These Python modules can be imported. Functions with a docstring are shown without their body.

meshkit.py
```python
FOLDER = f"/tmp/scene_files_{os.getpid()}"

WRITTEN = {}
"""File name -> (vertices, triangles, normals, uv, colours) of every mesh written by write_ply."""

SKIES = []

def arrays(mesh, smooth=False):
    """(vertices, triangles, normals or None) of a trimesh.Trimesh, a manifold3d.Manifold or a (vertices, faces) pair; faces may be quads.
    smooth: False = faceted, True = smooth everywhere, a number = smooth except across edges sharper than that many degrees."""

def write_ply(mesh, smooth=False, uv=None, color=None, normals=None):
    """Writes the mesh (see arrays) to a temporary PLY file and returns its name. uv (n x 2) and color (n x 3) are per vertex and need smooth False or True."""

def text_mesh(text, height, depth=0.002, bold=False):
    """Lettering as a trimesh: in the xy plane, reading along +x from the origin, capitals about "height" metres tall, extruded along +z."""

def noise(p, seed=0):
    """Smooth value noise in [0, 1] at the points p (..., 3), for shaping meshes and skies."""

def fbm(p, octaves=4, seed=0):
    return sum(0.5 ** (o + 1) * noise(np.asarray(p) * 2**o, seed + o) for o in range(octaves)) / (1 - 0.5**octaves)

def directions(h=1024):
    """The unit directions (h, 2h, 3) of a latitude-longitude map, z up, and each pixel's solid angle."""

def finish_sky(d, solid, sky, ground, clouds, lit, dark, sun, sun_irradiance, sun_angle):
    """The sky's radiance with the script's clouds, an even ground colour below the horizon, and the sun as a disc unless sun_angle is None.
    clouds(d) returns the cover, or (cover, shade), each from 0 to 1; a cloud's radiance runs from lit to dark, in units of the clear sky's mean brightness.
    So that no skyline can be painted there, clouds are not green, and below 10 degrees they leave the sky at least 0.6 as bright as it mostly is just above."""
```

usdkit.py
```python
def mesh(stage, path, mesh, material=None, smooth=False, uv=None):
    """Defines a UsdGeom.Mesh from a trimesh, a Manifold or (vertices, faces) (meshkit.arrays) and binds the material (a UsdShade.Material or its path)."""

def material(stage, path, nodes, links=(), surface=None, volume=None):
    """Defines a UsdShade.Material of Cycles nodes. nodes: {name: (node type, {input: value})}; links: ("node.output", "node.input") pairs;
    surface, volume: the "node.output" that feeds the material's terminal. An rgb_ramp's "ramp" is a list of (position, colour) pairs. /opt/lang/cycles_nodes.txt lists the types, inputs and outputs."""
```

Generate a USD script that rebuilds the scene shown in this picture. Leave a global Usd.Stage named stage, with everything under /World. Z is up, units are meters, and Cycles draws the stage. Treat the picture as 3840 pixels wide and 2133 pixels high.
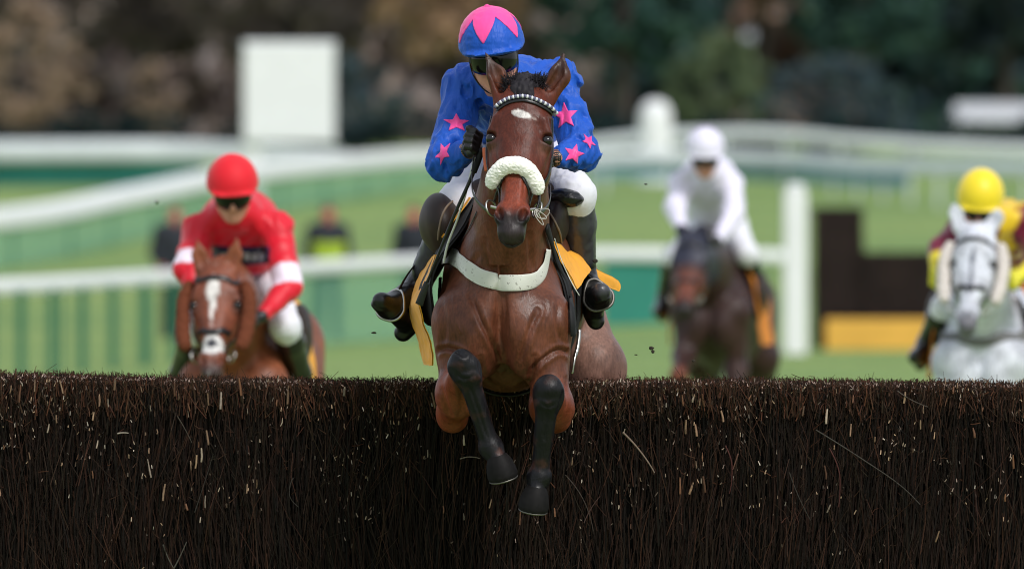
import math
import numpy as np
import trimesh
from scipy.interpolate import PchipInterpolator
from pxr import Usd, UsdGeom, UsdLux, UsdShade, Sdf, Gf, Vt
import usdkit, meshkit

stage = Usd.Stage.CreateInMemory()
UsdGeom.SetStageUpAxis(stage, "Z")
UsdGeom.SetStageMetersPerUnit(stage, 1.0)
UsdGeom.Xform.Define(stage, "/World")
UsdGeom.Scope.Define(stage, "/World/Looks")

# ------------------------------------------------------------------ camera
FOCAL, APER = 400.0, 36.0
CAM_H = 2.2
PITCH = math.atan(425.5 * APER / (3840.0 * FOCAL))       # looking slightly down
cam = UsdGeom.Camera.Define(stage, "/World/camera")
cam.CreateFocalLengthAttr(FOCAL)
cam.CreateHorizontalApertureAttr(APER)
cam.CreateVerticalApertureAttr(APER * 568 / 1024)
cam.CreateFStopAttr(4.0)
cam.CreateFocusDistanceAttr(41.35)
cam.CreateClippingRangeAttr((1.0, 20000.0))
cam.CreateExposureAttr(EXPOSURE := 0.30)
cam.AddTranslateOp().Set(Gf.Vec3d(0, 0, CAM_H))
cam.AddRotateXOp().Set(90.0 - math.degrees(PITCH))

# ------------------------------------------------------------------ daylight
SUN_EL, SUN_AZ = math.radians(46), math.radians(148)      # azimuth clockwise from +y (away from the camera)
SUN_DIR = np.array([math.cos(SUN_EL) * math.sin(SUN_AZ), math.cos(SUN_EL) * math.cos(SUN_AZ), math.sin(SUN_EL)])
dome = UsdLux.DomeLight.Define(stage, "/World/sky")
sky_m = usdkit.material(stage, "/World/Looks/sky_look", {
    "s": ("sky_texture", {"sky_type": "single_scattering", "sun_disc": False, "sun_elevation": SUN_EL, "sun_rotation": SUN_AZ,
                          "air_density": 1.0, "aerosol_density": 3.5, "ozone_density": 1.0}),
    "tc": ("texture_coordinate", {}),
    "n": ("noise_texture", {"scale": 2.2, "detail": 6.0, "roughness": 0.6}),
    "r": ("rgb_ramp", {"ramp": [(0.30, (0.35, 0.35, 0.35)), (0.62, (0.95, 0.95, 0.95))]}),
    "m": ("mix_color", {"b": (6.1, 6.5, 7.2), "use_clamp": False}),
    "b": ("background_shader", {"strength": 0.099})},
    [("tc.generated", "n.vector"), ("n.fac", "r.fac"), ("r.color", "m.fac"), ("s.color", "m.a"), ("m.result", "b.color")], surface="b.background")
UsdShade.MaterialBindingAPI.Apply(dome.GetPrim()).Bind(sky_m)
sun = UsdLux.DistantLight.Define(stage, "/World/sun")
sun.CreateIntensityAttr(0.52)
sun.CreateAngleAttr(10.0)
sun.CreateNormalizeAttr(True) if hasattr(sun, "CreateNormalizeAttr") else None
UsdLux.LightAPI(sun.GetPrim()).CreateNormalizeAttr(True)
sun.CreateColorAttr(Gf.Vec3f(1.0, 0.98, 0.955))
sun.AddRotateZOp().Set(-math.degrees(SUN_AZ))
sun.AddRotateXOp().Set(-(90 - math.degrees(SUN_EL)))

# ------------------------------------------------------------------ small helpers
FQ = 3840.0 * FOCAL / APER
CP, SP = math.cos(PITCH), math.sin(PITCH)
EYE = np.array([0, 0, CAM_H])


def ray(qx, qy):
    """Direction of sight through a point of the photograph (its own pixels), scaled to one metre of depth."""
    a, b = (np.asarray(qx, float) - 1920) / FQ, -(np.asarray(qy, float) - 1066.5) / FQ
    y, z = CP + b * SP, -SP + b * CP
    return np.stack(np.broadcast_arrays(a / y, np.ones_like(y), z / y), -1)


def W(qx, qy, Y):
    return EYE + ray(qx, qy) * np.asarray(Y, float)[..., None]


def toQ(p):
    d = np.asarray(p, float) - EYE
    zc, b = d[..., 1] * CP - d[..., 2] * SP, d[..., 1] * SP + d[..., 2] * CP
    return 1920 + FQ * d[..., 0] / zc, 1066.5 - FQ * b / zc


def C(r, g, b):
    c = np.array([r, g, b]) / 255.0
    return np.where(c <= 0.04045, c / 12.92, ((c + 0.055) / 1.055) ** 2.4)


def V3(*a):
    return np.array(a, float)


def unit(v):
    v = np.asarray(v, float)
    return v / np.linalg.norm(v)


def smooth01(x, a, b):
    t = np.clip((x - a) / (b - a), 0, 1)
    return t * t * (3 - 2 * t)


_names = {}


def fresh(parent, name):
    k = _names.get((parent, name), 0)
    _names[(parent, name)] = k + 1
    return f"{parent}/{name}" + (f"_{k:03d}" if k else "")


class Thing:
    def __init__(self, name, label, cat, base, group=None, kind=None):
        self.path = fresh("/World", name)
        self.base = np.array(base, float)
        self.x = UsdGeom.Xform.Define(stage, self.path)
        self.x.AddTranslateOp().Set(Gf.Vec3d(*map(float, self.base)))
        tag(self.x.GetPrim(), label, cat, group, kind)

    def part(self, name, mesh, mat, smooth=True, parent=None, label=None, kind=None, col=None):
        path = fresh(parent or self.path, name)
        v, f = verts(mesh)
        o = put(path, v - self.base, f, mat, smooth, col)
        if label or kind:
            tag(o.GetPrim(), label, None, None, kind)
        return path

    def holder(self, name, label=None):
        path = fresh(self.path, name)
        UsdGeom.Xform.Define(stage, path)
        return path


def tag(p, label=None, cat=None, group=None, kind=None):
    for k, v in (("label", label), ("category", cat), ("group", group), ("kind", kind)):
        if v:
            p.SetCustomDataByKey(k, v)


def verts(mesh):
    if isinstance(mesh, (tuple, list)):
        v, f = np.asarray(mesh[0], float), np.asarray(mesh[1], int)
        if f.shape[1] == 4:
            f = np.vstack([f[:, [0, 1, 2]], f[:, [0, 2, 3]]])
        return v, f
    return np.array(mesh.vertices), np.array(mesh.faces)


def put(path, v, f, mat, smooth=True, col=None):
    o = usdkit.mesh(stage, path, (v, f), mat, smooth=smooth if col is None else bool(smooth))
    if col is not None:
        UsdGeom.PrimvarsAPI(o).CreatePrimvar("tint", Sdf.ValueTypeNames.Color3fArray, "vertex").Set(Vt.Vec3fArray.FromNumpy(np.asarray(col, np.float32)))
    return o


def top(name, mesh, mat, label=None, cat=None, group=None, kind=None, smooth=True, col=None):
    v, f = verts(mesh)
    o = put(fresh("/World", name), v, f, mat, smooth, col)
    tag(o.GetPrim(), label, cat, group, kind)
    return o


def cat_meshes(ms):
    vs, fs, n = [], [], 0
    for m in ms:
        v, f = verts(m)
        vs.append(v), fs.append(f + n)
        n += len(v)
    return np.vstack(vs), np.vstack(fs)


# ------------------------------------------------------------------ materials
def mat(name, color=(0.5, 0.5, 0.5), rough=0.5, spec=0.4, sheen=0.0, metal=0.0, tint=False, mottle=0.0, mscale=20.0, bump=0.0, bscale=200.0,
        stretch=(1, 1, 1), coat=0.0, bdist=0.004, sheen_tint=(1, 1, 1), sheen_rough=0.4):
    nodes = {"p": ("principled_bsdf", {"roughness": rough, "specular_ior_level": spec, "sheen_weight": sheen, "metallic": metal, "coat_weight": coat,
                                        "coat_roughness": 0.15, "sheen_tint": sheen_tint, "sheen_roughness": sheen_rough})}
    links = []
    src = None
    if tint:
        nodes["a"] = ("attribute", {"attribute": "tint"})
        src = "a.color"
    if mottle:
        nodes["g"] = ("geometry", {})
        nodes["mp"] = ("mapping", {"scale": stretch})
        nodes["n"] = ("noise_texture", {"scale": mscale, "detail": 5.0, "roughness": 0.6})
        nodes["r"] = ("rgb_ramp", {"ramp": [(0.25, (1 - mottle,) * 3), (0.75, (1 + mottle,) * 3)]})
        nodes["mx"] = ("mix_color", {"blend_type": "multiply", "fac": 1.0, "a": tuple(map(float, color)), "use_clamp": False})
        links += [("g.position", "mp.vector"), ("mp.vector", "n.vector"), ("n.fac", "r.fac"), ("r.color", "mx.b"), ("mx.result", "p.base_color")]
        if src:
            links.append((src, "mx.a"))
    elif src:
        links.append((src, "p.base_color"))
    else:
        nodes["p"][1]["base_color"] = tuple(map(float, color))
    if bump:
        nodes["g2"] = ("geometry", {})
        nodes["mp2"] = ("mapping", {"scale": stretch})
        nodes["n2"] = ("noise_texture", {"scale": bscale, "detail": 3.0})
        nodes["b"] = ("bump", {"strength": bump, "distance": bdist})
        links += [("g2.position", "mp2.vector"), ("mp2.vector", "n2.vector"), ("n2.fac", "b.height"), ("b.normal", "p.normal")]
    return usdkit.material(stage, "/World/Looks/" + name, nodes, links, surface="p.BSDF")


# ------------------------------------------------------------------ implicit modelling: smooth unions of bones, lofts and ellipsoids, meshed by surface nets
class Field:
    MARGIN = 0.085
    box = None

    def __init__(self):
        self.ops, self.lo, self.hi, self.warp = [], np.full(3, 1e9), np.full(3, -1e9), None

    def add(self, fn, lo, hi, k=0.02, op="u"):
        lo, hi = np.asarray(lo, float), np.asarray(hi, float)
        self.ops.append((fn, lo, hi, k, op))
        if op == "u":
            self.lo, self.hi = np.minimum(self.lo, lo), np.maximum(self.hi, hi)
        return self

    def bone(self, a, b, ra, rb, k=0.02, n=None, s=1.0, op="u"):
        """A tapering limb from a to b; along n its thickness is s times as large."""
        a, b = np.asarray(a, float), np.asarray(b, float)
        nn = None if n is None else unit(n)

        def fn(p):
            q = p - a
            ba = b - a
            if nn is not None:
                q = q + np.outer(q @ nn, nn) * (1 / s - 1)
                ba = ba + nn * (ba @ nn) * (1 / s - 1)
            L = np.linalg.norm(ba) + 1e-9
            u = ba / L
            t = q @ u
            h = np.sqrt(np.maximum((q * q).sum(1) - t * t, 0))
            rr = np.clip((ra - rb) / L, -0.98, 0.98)
            c = math.sqrt(1 - rr * rr)
            tt = np.clip(t - h * rr / c, 0, L)
            d = np.hypot(h, t - tt) - (ra + (rb - ra) * tt / L)
            return d * min(1.0, s)

        m = max(ra, rb) * max(1, s)
        return self.add(fn, np.minimum(a, b) - m, np.maximum(a, b) + m, k, op)

    def chain(self, pts, rs, k=0.02, n=None, s=1.0):
        for i in range(len(pts) - 1):
            self.bone(pts[i], pts[i + 1], rs[i], rs[i + 1], k, n, s)
        return self

    def ell(self, c, r, axes=None, k=0.02, op="u"):
        c, r = np.asarray(c, float), np.asarray(r, float)
        A = np.eye(3) if axes is None else np.array([unit(x) for x in axes])

        def fn(p):
            q = (p - c) @ A.T
            k0 = np.sqrt(((q / r) ** 2).sum(1))
            k1 = np.sqrt(((q / (r * r)) ** 2).sum(1)) + 1e-9
            return k0 * (k0 - 1) / k1

        e = np.sqrt(((A * r[:, None]) ** 2).sum(0))
        return self.add(fn, c - e, c + e, k, op)

    def loft(self, o, U, Vv, Wv, st, n=2.3, k=0.03):
        """Sections across U: st rows are (t, half width, top, bottom)."""
        st = np.array(st, float)
        o, U, Vv, Wv = map(lambda x: np.asarray(x, float), (o, U, Vv, Wv))
        tt = np.linspace(st[0, 0], st[-1, 0], 400)
        hw, tp, bt = (PchipInterpolator(st[:, 0], st[:, i])(tt) for i in (1, 2, 3))

        def fn(p):
            q = p - o
            t, v, w = q @ U, q @ Vv, q @ Wv
            a, T, B = np.interp(t, tt, hw), np.interp(t, tt, tp), np.interp(t, tt, bt)
            h, m = (T - B) / 2, (T + B) / 2
            e = ((np.abs(v) / a) ** n + (np.abs(w - m) / h) ** n) ** (1 / n)
            d = (e - 1) * np.minimum(a, h)
            over = np.maximum(tt[0] - t, t - tt[-1])
            return np.where(over > 0, np.hypot(np.maximum(d, 0), over), np.maximum(d, over))

        P = []
        for i in range(len(st)):
            for v in (-1, 1):
                for w in (2, 3):
                    P.append(o + U * st[i, 0] + Vv * v * st[i, 1] + Wv * st[i, w])
        return self.add(fn, np.min(P, 0) - 0.01, np.max(P, 0) + 0.01, k)

    def plane(self, o, n, k=0.004):
        """Keeps the side that n points away from."""
        o, n = np.asarray(o, float), unit(n)
        return self.add(lambda p: -((p - o) @ n), [-1e9] * 3, [1e9] * 3, k, "s")

    def __call__(self, p):
        p = np.asarray(p, float)
        d = np.full(len(p), 1e3)
        if not len(p):
            return d
        if self.box is None or len(self.box[0]) != len(self.ops):
            self.box = np.array([o[1] for o in self.ops]) - self.MARGIN, np.array([o[2] for o in self.ops]) + self.MARGIN
        pl, ph = p.min(0), p.max(0)
        touch = ((ph >= self.box[0]) & (pl <= self.box[1])).all(1)
        inside = ((pl > self.box[0]) & (ph < self.box[1])).all(1)
        for oi in np.nonzero(touch)[0]:
            fn, lo, hi, k, op = self.ops[oi]
            if inside[oi] or (len(p) < 700 and (ph - pl).max() < .2):
                m = slice(None)
            else:
                m = np.nonzero(((p > lo - self.MARGIN) & (p < hi + self.MARGIN)).all(1))[0]
                if not len(m):
                    continue
            a, b = d[m], fn(p[m])
            if op == "u":
                h = np.maximum(k - np.abs(a - b), 0) / k
                d[m] = np.minimum(a, b) - h * h * k / 4
            else:
                h = np.maximum(k - np.abs(a + b), 0) / k
                d[m] = np.maximum(a, -b) + h * h * k / 4
        if self.warp is not None:
            near = np.abs(d) < 0.06
            if near.any():
                d[near] += self.warp(p[near])
        return d

    def grad(self, p, e=0.002):
        g = np.stack([self(p + np.eye(3)[i] * e) - self(p - np.eye(3)[i] * e) for i in range(3)], 1)
        return g / (np.linalg.norm(g, axis=1, keepdims=True) + 1e-9)

    def onto(self, p, off=0.0, n=12):
        p = np.array(p, float)
        for _ in range(n):
            d = np.clip(self(p) - off, -0.03, 0.03)
            p -= self.grad(p) * d[:, None] * 0.8
        return p

    def hit(self, qx, qy, off=0.0, near=None, far=None):
        """Where the line of sight through the photograph's pixels meets this surface."""
        r = ray(qx, qy)
        r = r.reshape(-1, 3)
        L = np.linalg.norm(r, axis=1)
        t = np.full(len(r), self.lo[1] - 0.1 if near is None else near)
        end = self.hi[1] + 0.1 if far is None else far
        best, bt = np.full(len(r), 9e9), t.copy()
        for _ in range(400):
            d = self(EYE + r * t[:, None]) - off
            up = d < best
            best, bt = np.where(up, d, best), np.where(up, t, bt)
            if (d < 5e-4).all() or (t > end).all():
                break
            t = np.where((d < 5e-4) | (t > end), t, t + np.clip(d * 0.6, 4e-4, 0.03) / L)
        return EYE + r * bt[:, None]

    def mesh(self, h=0.006, pad=0.02):
        B = 4
        lo = self.lo - pad - h
        n = (np.ceil((self.hi + pad + h - lo) / h / B).astype(int) + 1)
        N = n * B
        gi = np.stack(np.meshgrid(*[np.arange(k) for k in n], indexing="ij"), -1).reshape(-1, 3)
        big = gi // 12
        gi = gi[np.argsort((big[:, 0] * 4096 + big[:, 1]) * 4096 + big[:, 2], kind="stable")]
        dc = np.concatenate([self(lo + (g * B + B / 2) * h) for g in np.array_split(gi, max(1, len(gi) // 3000))])
        keep = np.abs(dc) < B * h * 0.87 * 1.25 + 0.012
        sgn = np.ones(n, np.float32)
        sgn[gi[:, 0], gi[:, 1], gi[:, 2]] = np.where(dc < 0, -1, 1)
        S = np.repeat(np.repeat(np.repeat(sgn, B, 0), B, 1), B, 2)
        off = np.stack(np.meshgrid(*[np.arange(B)] * 3, indexing="ij"), -1).reshape(-1, 3)
        kb = gi[keep]
        big = kb // 4
        key = (big[:, 0] * 4096 + big[:, 1]) * 4096 + big[:, 2]
        order = np.argsort(key, kind="stable")
        kb, key = kb[order], key[order]
        for chunk in np.split(kb, np.nonzero(np.diff(key))[0] + 1):
            idx = (chunk[:, None] * B + off[None]).reshape(-1, 3)
            S[idx[:, 0], idx[:, 1], idx[:, 2]] = self(lo + idx * h)
        return nets(S, lo, h)


def nets(S, lo, h):
    I = S < 0
    cnt = np.zeros(tuple(np.array(S.shape) - 1), np.int8)
    for a in (0, 1):
        for b in (0, 1):
            for c in (0, 1):
                cnt += I[a:a + cnt.shape[0], b:b + cnt.shape[1], c:c + cnt.shape[2]]
    act = np.argwhere((cnt > 0) & (cnt < 8))
    ids = np.full(cnt.shape, -1, np.int32)
    ids[act[:, 0], act[:, 1], act[:, 2]] = np.arange(len(act))
    acc, num = np.zeros((len(act), 3)), np.zeros(len(act))
    cor = np.array([(a, b, c) for a in (0, 1) for b in (0, 1) for c in (0, 1)])
    val = np.stack([S[act[:, 0] + a, act[:, 1] + b, act[:, 2] + c] for a, b, c in cor], 1)
    for i in range(8):
        for j in range(i + 1, 8):
            if np.abs(cor[i] - cor[j]).sum() == 1:
                x, y = val[:, i], val[:, j]
                m = (x < 0) != (y < 0)
                t = np.where(m, x / np.where(m, x - y, 1), 0)
                acc += np.where(m[:, None], cor[i] + t[:, None] * (cor[j] - cor[i]), 0)
                num += m
    v = lo + (act + acc / num[:, None]) * h
    quads = []
    for ax in range(3):
        a1, a2 = (ax + 1) % 3, (ax + 2) % 3
        s0, s1 = [slice(1, -1)] * 3, [slice(1, -1)] * 3
        s0[ax], s1[ax] = slice(0, -1), slice(1, None)
        A, Bv = I[tuple(s0)], I[tuple(s1)]
        e = np.argwhere(A != Bv)
        flip = A[e[:, 0], e[:, 1], e[:, 2]]
        p = e + 1
        p[:, ax] -= 1
        d1, d2 = np.eye(3, dtype=int)[a1], np.eye(3, dtype=int)[a2]
        q = np.stack([ids[tuple((p - x).T)] for x in (d1 + d2, d2, 0 * d1, d1)], 1)
        q = np.where(flip[:, None], q, q[:, ::-1])
        quads.append(q[(q >= 0).all(1)])
    q = np.vstack(quads)
    return v, np.vstack([q[:, [0, 1, 2]], q[:, [0, 2, 3]]])


# ------------------------------------------------------------------ explicit shapes
def tube(pts, r, sides=8, closed=False, flat=None):
    """A tube along pts; r one radius or one per point; flat = (normal vectors, thickness ratio) squashes it into a strap."""
    p = np.asarray(pts, float)
    n = len(p)
    t = np.roll(p, -1, 0) - np.roll(p, 1, 0) if closed else np.gradient(p, axis=0)
    t /= np.linalg.norm(t, axis=1, keepdims=True) + 1e-12
    if flat is not None:
        a = np.asarray(flat[0], float)
        a = a - t * (a * t).sum(1, keepdims=True)
    else:
        ref = V3(0, 0, 1) if abs(t[:, 2]).mean() < 0.8 else V3(1, 0, 0)
        a = np.cross(t, ref)
    a /= np.linalg.norm(a, axis=1, keepdims=True) + 1e-12
    b = np.cross(t, a)
    ang = (np.arange(sides) + 0.5) * 2 * np.pi / sides
    rr = np.broadcast_to(r, (n,))[:, None, None]
    ca, sa = np.cos(ang)[None, :, None], np.sin(ang)[None, :, None]
    if flat is not None:
        ca = ca * flat[1]
    v = (p[:, None] + rr * (ca * a[:, None] + sa * b[:, None])).reshape(-1, 3)
    m = n if closed else n - 1
    i, j = np.meshgrid(np.arange(m), np.arange(sides), indexing="ij")
    i2, j2 = (i + 1) % n, (j + 1) % sides
    q = np.stack([i * sides + j, i2 * sides + j, i2 * sides + j2, i * sides + j2], -1).reshape(-1, 4)
    f = np.vstack([q[:, [0, 1, 2]], q[:, [0, 2, 3]]])
    if not closed:
        c0, c1 = len(v), len(v) + 1
        v = np.vstack([v, p[:1], p[-1:]])
        k = np.arange(sides)
        k2 = (k + 1) % sides
        f = np.vstack([f, np.stack([k * 0 + c0, k, k2], 1), np.stack([k * 0 + c1, (n - 1) * sides + k2, (n - 1) * sides + k], 1)])
    return v, f


def curve(pts, n=40):
    p = np.asarray(pts, float)
    t = np.concatenate([[0], np.cumsum(np.linalg.norm(np.diff(p, axis=0), axis=1))])
    return PchipInterpolator(t, p)(np.linspace(0, t[-1], n))


def box(lo, hi):
    m = trimesh.creation.box(extents=np.subtract(hi, lo))
    m.apply_translation(np.add(hi, lo) / 2.0)
    return np.array(m.vertices), np.array(m.faces)


def bevel_box(lo, hi, r=0.01):
    import manifold3d as md
    lo, hi = np.asarray(lo, float), np.asarray(hi, float)
    pts = []
    for s in np.ndindex(2, 2, 2):
        c = np.where(s, hi, lo)
        inn = np.where(s, -r, r)
        for k in range(3):
            x = c + inn
            x[k] = c[k]
            pts.append(x)
    m = md.Manifold.hull_points(np.array(pts)).to_mesh()
    return np.array(m.vert_properties[:, :3], float), np.array(m.tri_verts)


def sheet(grid, thick=0.004):
    """A cloth through a (rows x columns x 3) grid of points, with a thickness."""
    g = np.asarray(grid, float)
    r, c = g.shape[:2]
    du, dv = np.gradient(g, axis=0), np.gradient(g, axis=1)
    n = np.cross(du, dv)
    n /= np.linalg.norm(n, axis=2, keepdims=True) + 1e-12
    v = np.vstack([(g + n * thick / 2).reshape(-1, 3), (g - n * thick / 2).reshape(-1, 3)])
    i, j = np.meshgrid(np.arange(r - 1), np.arange(c - 1), indexing="ij")
    q = np.stack([i * c + j, (i + 1) * c + j, (i + 1) * c + j + 1, i * c + j + 1], -1).reshape(-1, 4)
    edge = [k for k in range(c)] + [k * c + c - 1 for k in range(1, r)] + [(r - 1) * c + k for k in range(c - 2, -1, -1)] + [k * c for k in range(r - 2, 0, -1)]
    e = np.array(edge)
    e2 = np.roll(e, -1)
    m = r * c
    side = np.stack([e, e2, e2 + m, e + m], 1)
    return v, tri4(np.vstack([q, q[:, ::-1] + m, side[:, ::-1]]))


def tri4(q):
    return np.vstack([q[:, [0, 1, 2]], q[:, [0, 2, 3]]])


def polyfill(outline, step):
    """Even triangles over a 2D outline: (points, faces)."""
    import shapely
    from scipy.spatial import Delaunay
    poly = shapely.Polygon(outline)
    x0, y0, x1, y1 = poly.bounds
    gx, gy = np.meshgrid(np.arange(x0, x1, step), np.arange(y0, y1, step))
    gp = np.stack([gx.ravel(), gy.ravel()], 1)
    inn = shapely.contains_xy(poly.buffer(-step * 0.45), gp[:, 0], gp[:, 1])
    ring = poly.exterior.segmentize(step) if hasattr(poly.exterior, "segmentize") else poly.exterior
    rp = np.array(shapely.segmentize(poly.exterior, step).coords)[:-1]
    pts = np.vstack([rp, gp[inn]])
    tri = Delaunay(pts).simplices
    c = pts[tri].mean(1)
    tri = tri[shapely.contains_xy(poly, c[:, 0], c[:, 1])]
    e1, e2 = pts[tri[:, 1]] - pts[tri[:, 0]], pts[tri[:, 2]] - pts[tri[:, 0]]
    a = e1[:, 0] * e2[:, 1] - e1[:, 1] * e2[:, 0]
    tri = np.where((a < 0)[:, None], tri[:, ::-1], tri)
    return pts, tri, len(rp)


def decal(field, outline, off=0.003, step=6, back=0.02, near=None, far=None):
    """A patch of cloth lying on a surface, its outline given in the photograph's pixels where it is seen."""
    pts, tri, nr = polyfill(outline, step)
    p = field.hit(pts[:, 0], pts[:, 1], 0.0, near, far)
    g = field.grad(p)
    v = np.vstack([p + g * off, p - g * 0.003])
    m = len(p)
    e = np.arange(nr)
    e2 = (e + 1) % nr
    f = np.vstack([tri[:, ::-1], tri + m, tri4(np.stack([e, e2, e2 + m, e + m], 1))])
    return v, f
# ------------------------------------------------------------------ a horse: one continuous body, its hair, its eyes and its tack
class Frame:
    """Where a horse stands and which way it heads: P(f, l, u) = forward, towards its left side, up."""

    def __init__(self, x, y, yaw, z=0.0):
        self.O = V3(x, y, z)
        self.F = V3(-math.sin(yaw), -math.cos(yaw), 0)      # yaw > 0: the rear swings to the right of the picture
        self.L = V3(-self.F[1], self.F[0], 0)
        self.Z = V3(0, 0, 1)

    def P(self, f, l, u):
        return self.O + self.F * f + self.L * l + self.Z * u


STAND = [(0.00, .13, 1.36, 1.10), (0.12, .215, 1.46, .98), (0.30, .24, 1.58, .90), (0.50, .262, 1.64, .88), (0.72, .29, 1.57, .88),
         (0.98, .305, 1.53, .92), (1.22, .29, 1.56, 1.0), (1.42, .275, 1.57, 1.08), (1.60, .24, 1.50, 1.12), (1.72, .12, 1.38, 1.18)]


def head_frame(P, M, L):
    U = unit(M - P)
    Vv = unit(L - U * (L @ U))
    Wv = np.cross(Vv, U)
    if Wv[1] > 0:
        Wv = -Wv
    return U, Vv, Wv


def add_head(f, P, M, L, s=1.0):
    """P: the poll, M: the tip of the muzzle."""
    U, Vv, Wv = head_frame(P, M, L)
    k = np.linalg.norm(M - P) / 0.62
    h = lambda t, v, w: P + U * t * k + Vv * v * s + Wv * w * s   # noqa: E731
    st = [(-.045, .05, -.03, -.12), (.0, .084, .0, -.16), (.06, .098, .012, -.19), (.13, .105, .012, -.22), (.20, .101, .008, -.245), (.28, .088, .003, -.25),
          (.35, .068, -.001, -.215), (.42, .052, -.003, -.165), (.48, .048, -.004, -.138), (.535, .050, -.004, -.128), (.585, .048, -.012, -.115), (.615, .042, -.028, -.10), (.63, .02, -.045, -.085)]
    st = [(t * k, a * s, b * s, c * s) for t, a, b, c in st]
    f.loft(P, U, Vv, Wv, st, n=2.9, k=.03)
    for g in (-1, 1):
        f.ell(h(.235, g * .064, -.15), V3(.135, .05, .095) * s, (U, Vv, Wv), .03)              # cheek
        f.bone(h(.215, g * .089, -.07), h(.37, g * .058, -.06), .020 * s, .010 * s, .02)          # facial crest
        f.bone(h(.135, g * .085, -.012), h(.182, g * .103, -.030), .020 * s, .018 * s, .02)      # brow
        f.ell(h(.20, g * .096, -.046), V3(.036, .028, .029) * s, (U, Vv, Wv), .02)
        f.ell(h(.203, g * .118, -.034), V3(.018, .022, .026) * s, (U, unit(Vv * g + Wv * .8), Wv), .008, "s")
        f.bone(h(.548, g * .039, -.018), h(.50, g * .042, -.045), .027 * s, .02 * s, .02)           # nostril flare
        f.ell(h(.545, g * .0425, .007), V3(.034, .0165, .042) * s, (unit(U - Vv * g * .35), unit(Vv + U * g * .35), Wv), .007, "s")
    f.bone(h(.565, .0, -.115), h(.61, 0, -.085), .034 * s, .03 * s, .03)                          # chin
    f.bone(h(.605, 0, -.045), h(.60, 0, -.05), .034 * s, .034 * s, .02, Vv, 1.15)
    f.ell(h(.632, 0, -.078), V3(.016, .055, .0045) * s, (U, Vv, Wv), .006, "s")                     # mouth
    return h, U, Vv, Wv


def add_ear(f, base, mid, tip, front, k=.02, s=1.0):
    ax = unit(tip - base)
    fr = unit(front - ax * (front @ ax))
    f.bone(base, mid, .043 * s, .036 * s, k, fr, .6)
    f.bone(mid, tip, .036 * s, .003, .012, fr, .5)
    f.bone(base + ax * .03 + fr * .017 * s, mid + fr * .021 * s, .018 * s, .019 * s, .008, op="s")
    f.bone(mid + fr * .021 * s, mid + (tip - mid) * .75 + fr * .012, .019 * s, .005, .008, op="s")


def add_neck(f, fr, P, head, base, mid, rb=(.25, .62), rm=(.165, .70), rp=(.118, .70)):
    """base and mid: centres of the neck where it leaves the shoulders and half way up."""
    top_ = P + head[1] * .05 - head[3] * .10
    q = [base, mid, top_]
    r = [(rb[0], rb[1]), (rm[0], rm[1]), (rp[0], rp[1])]
    c = curve(q, 7)
    rr = np.interp(np.linspace(0, 2, 7), [0, 1, 2], [x[0] for x in r])
    ss = np.interp(np.linspace(0, 2, 7), [0, 1, 2], [x[1] for x in r])
    for i in range(6):
        f.bone(c[i], c[i + 1], rr[i], rr[i + 1], .07, fr.L, (ss[i] + ss[i + 1]) / 2)
    return c, rr


def add_body(f, fr, st, du=lambda t: 0.0):
    st = [(t, a, b + du(t), c + du(t)) for t, a, b, c in st]
    f.loft(fr.O, -fr.F, fr.L, fr.Z, st, n=2.1, k=.05)
    return st


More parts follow.
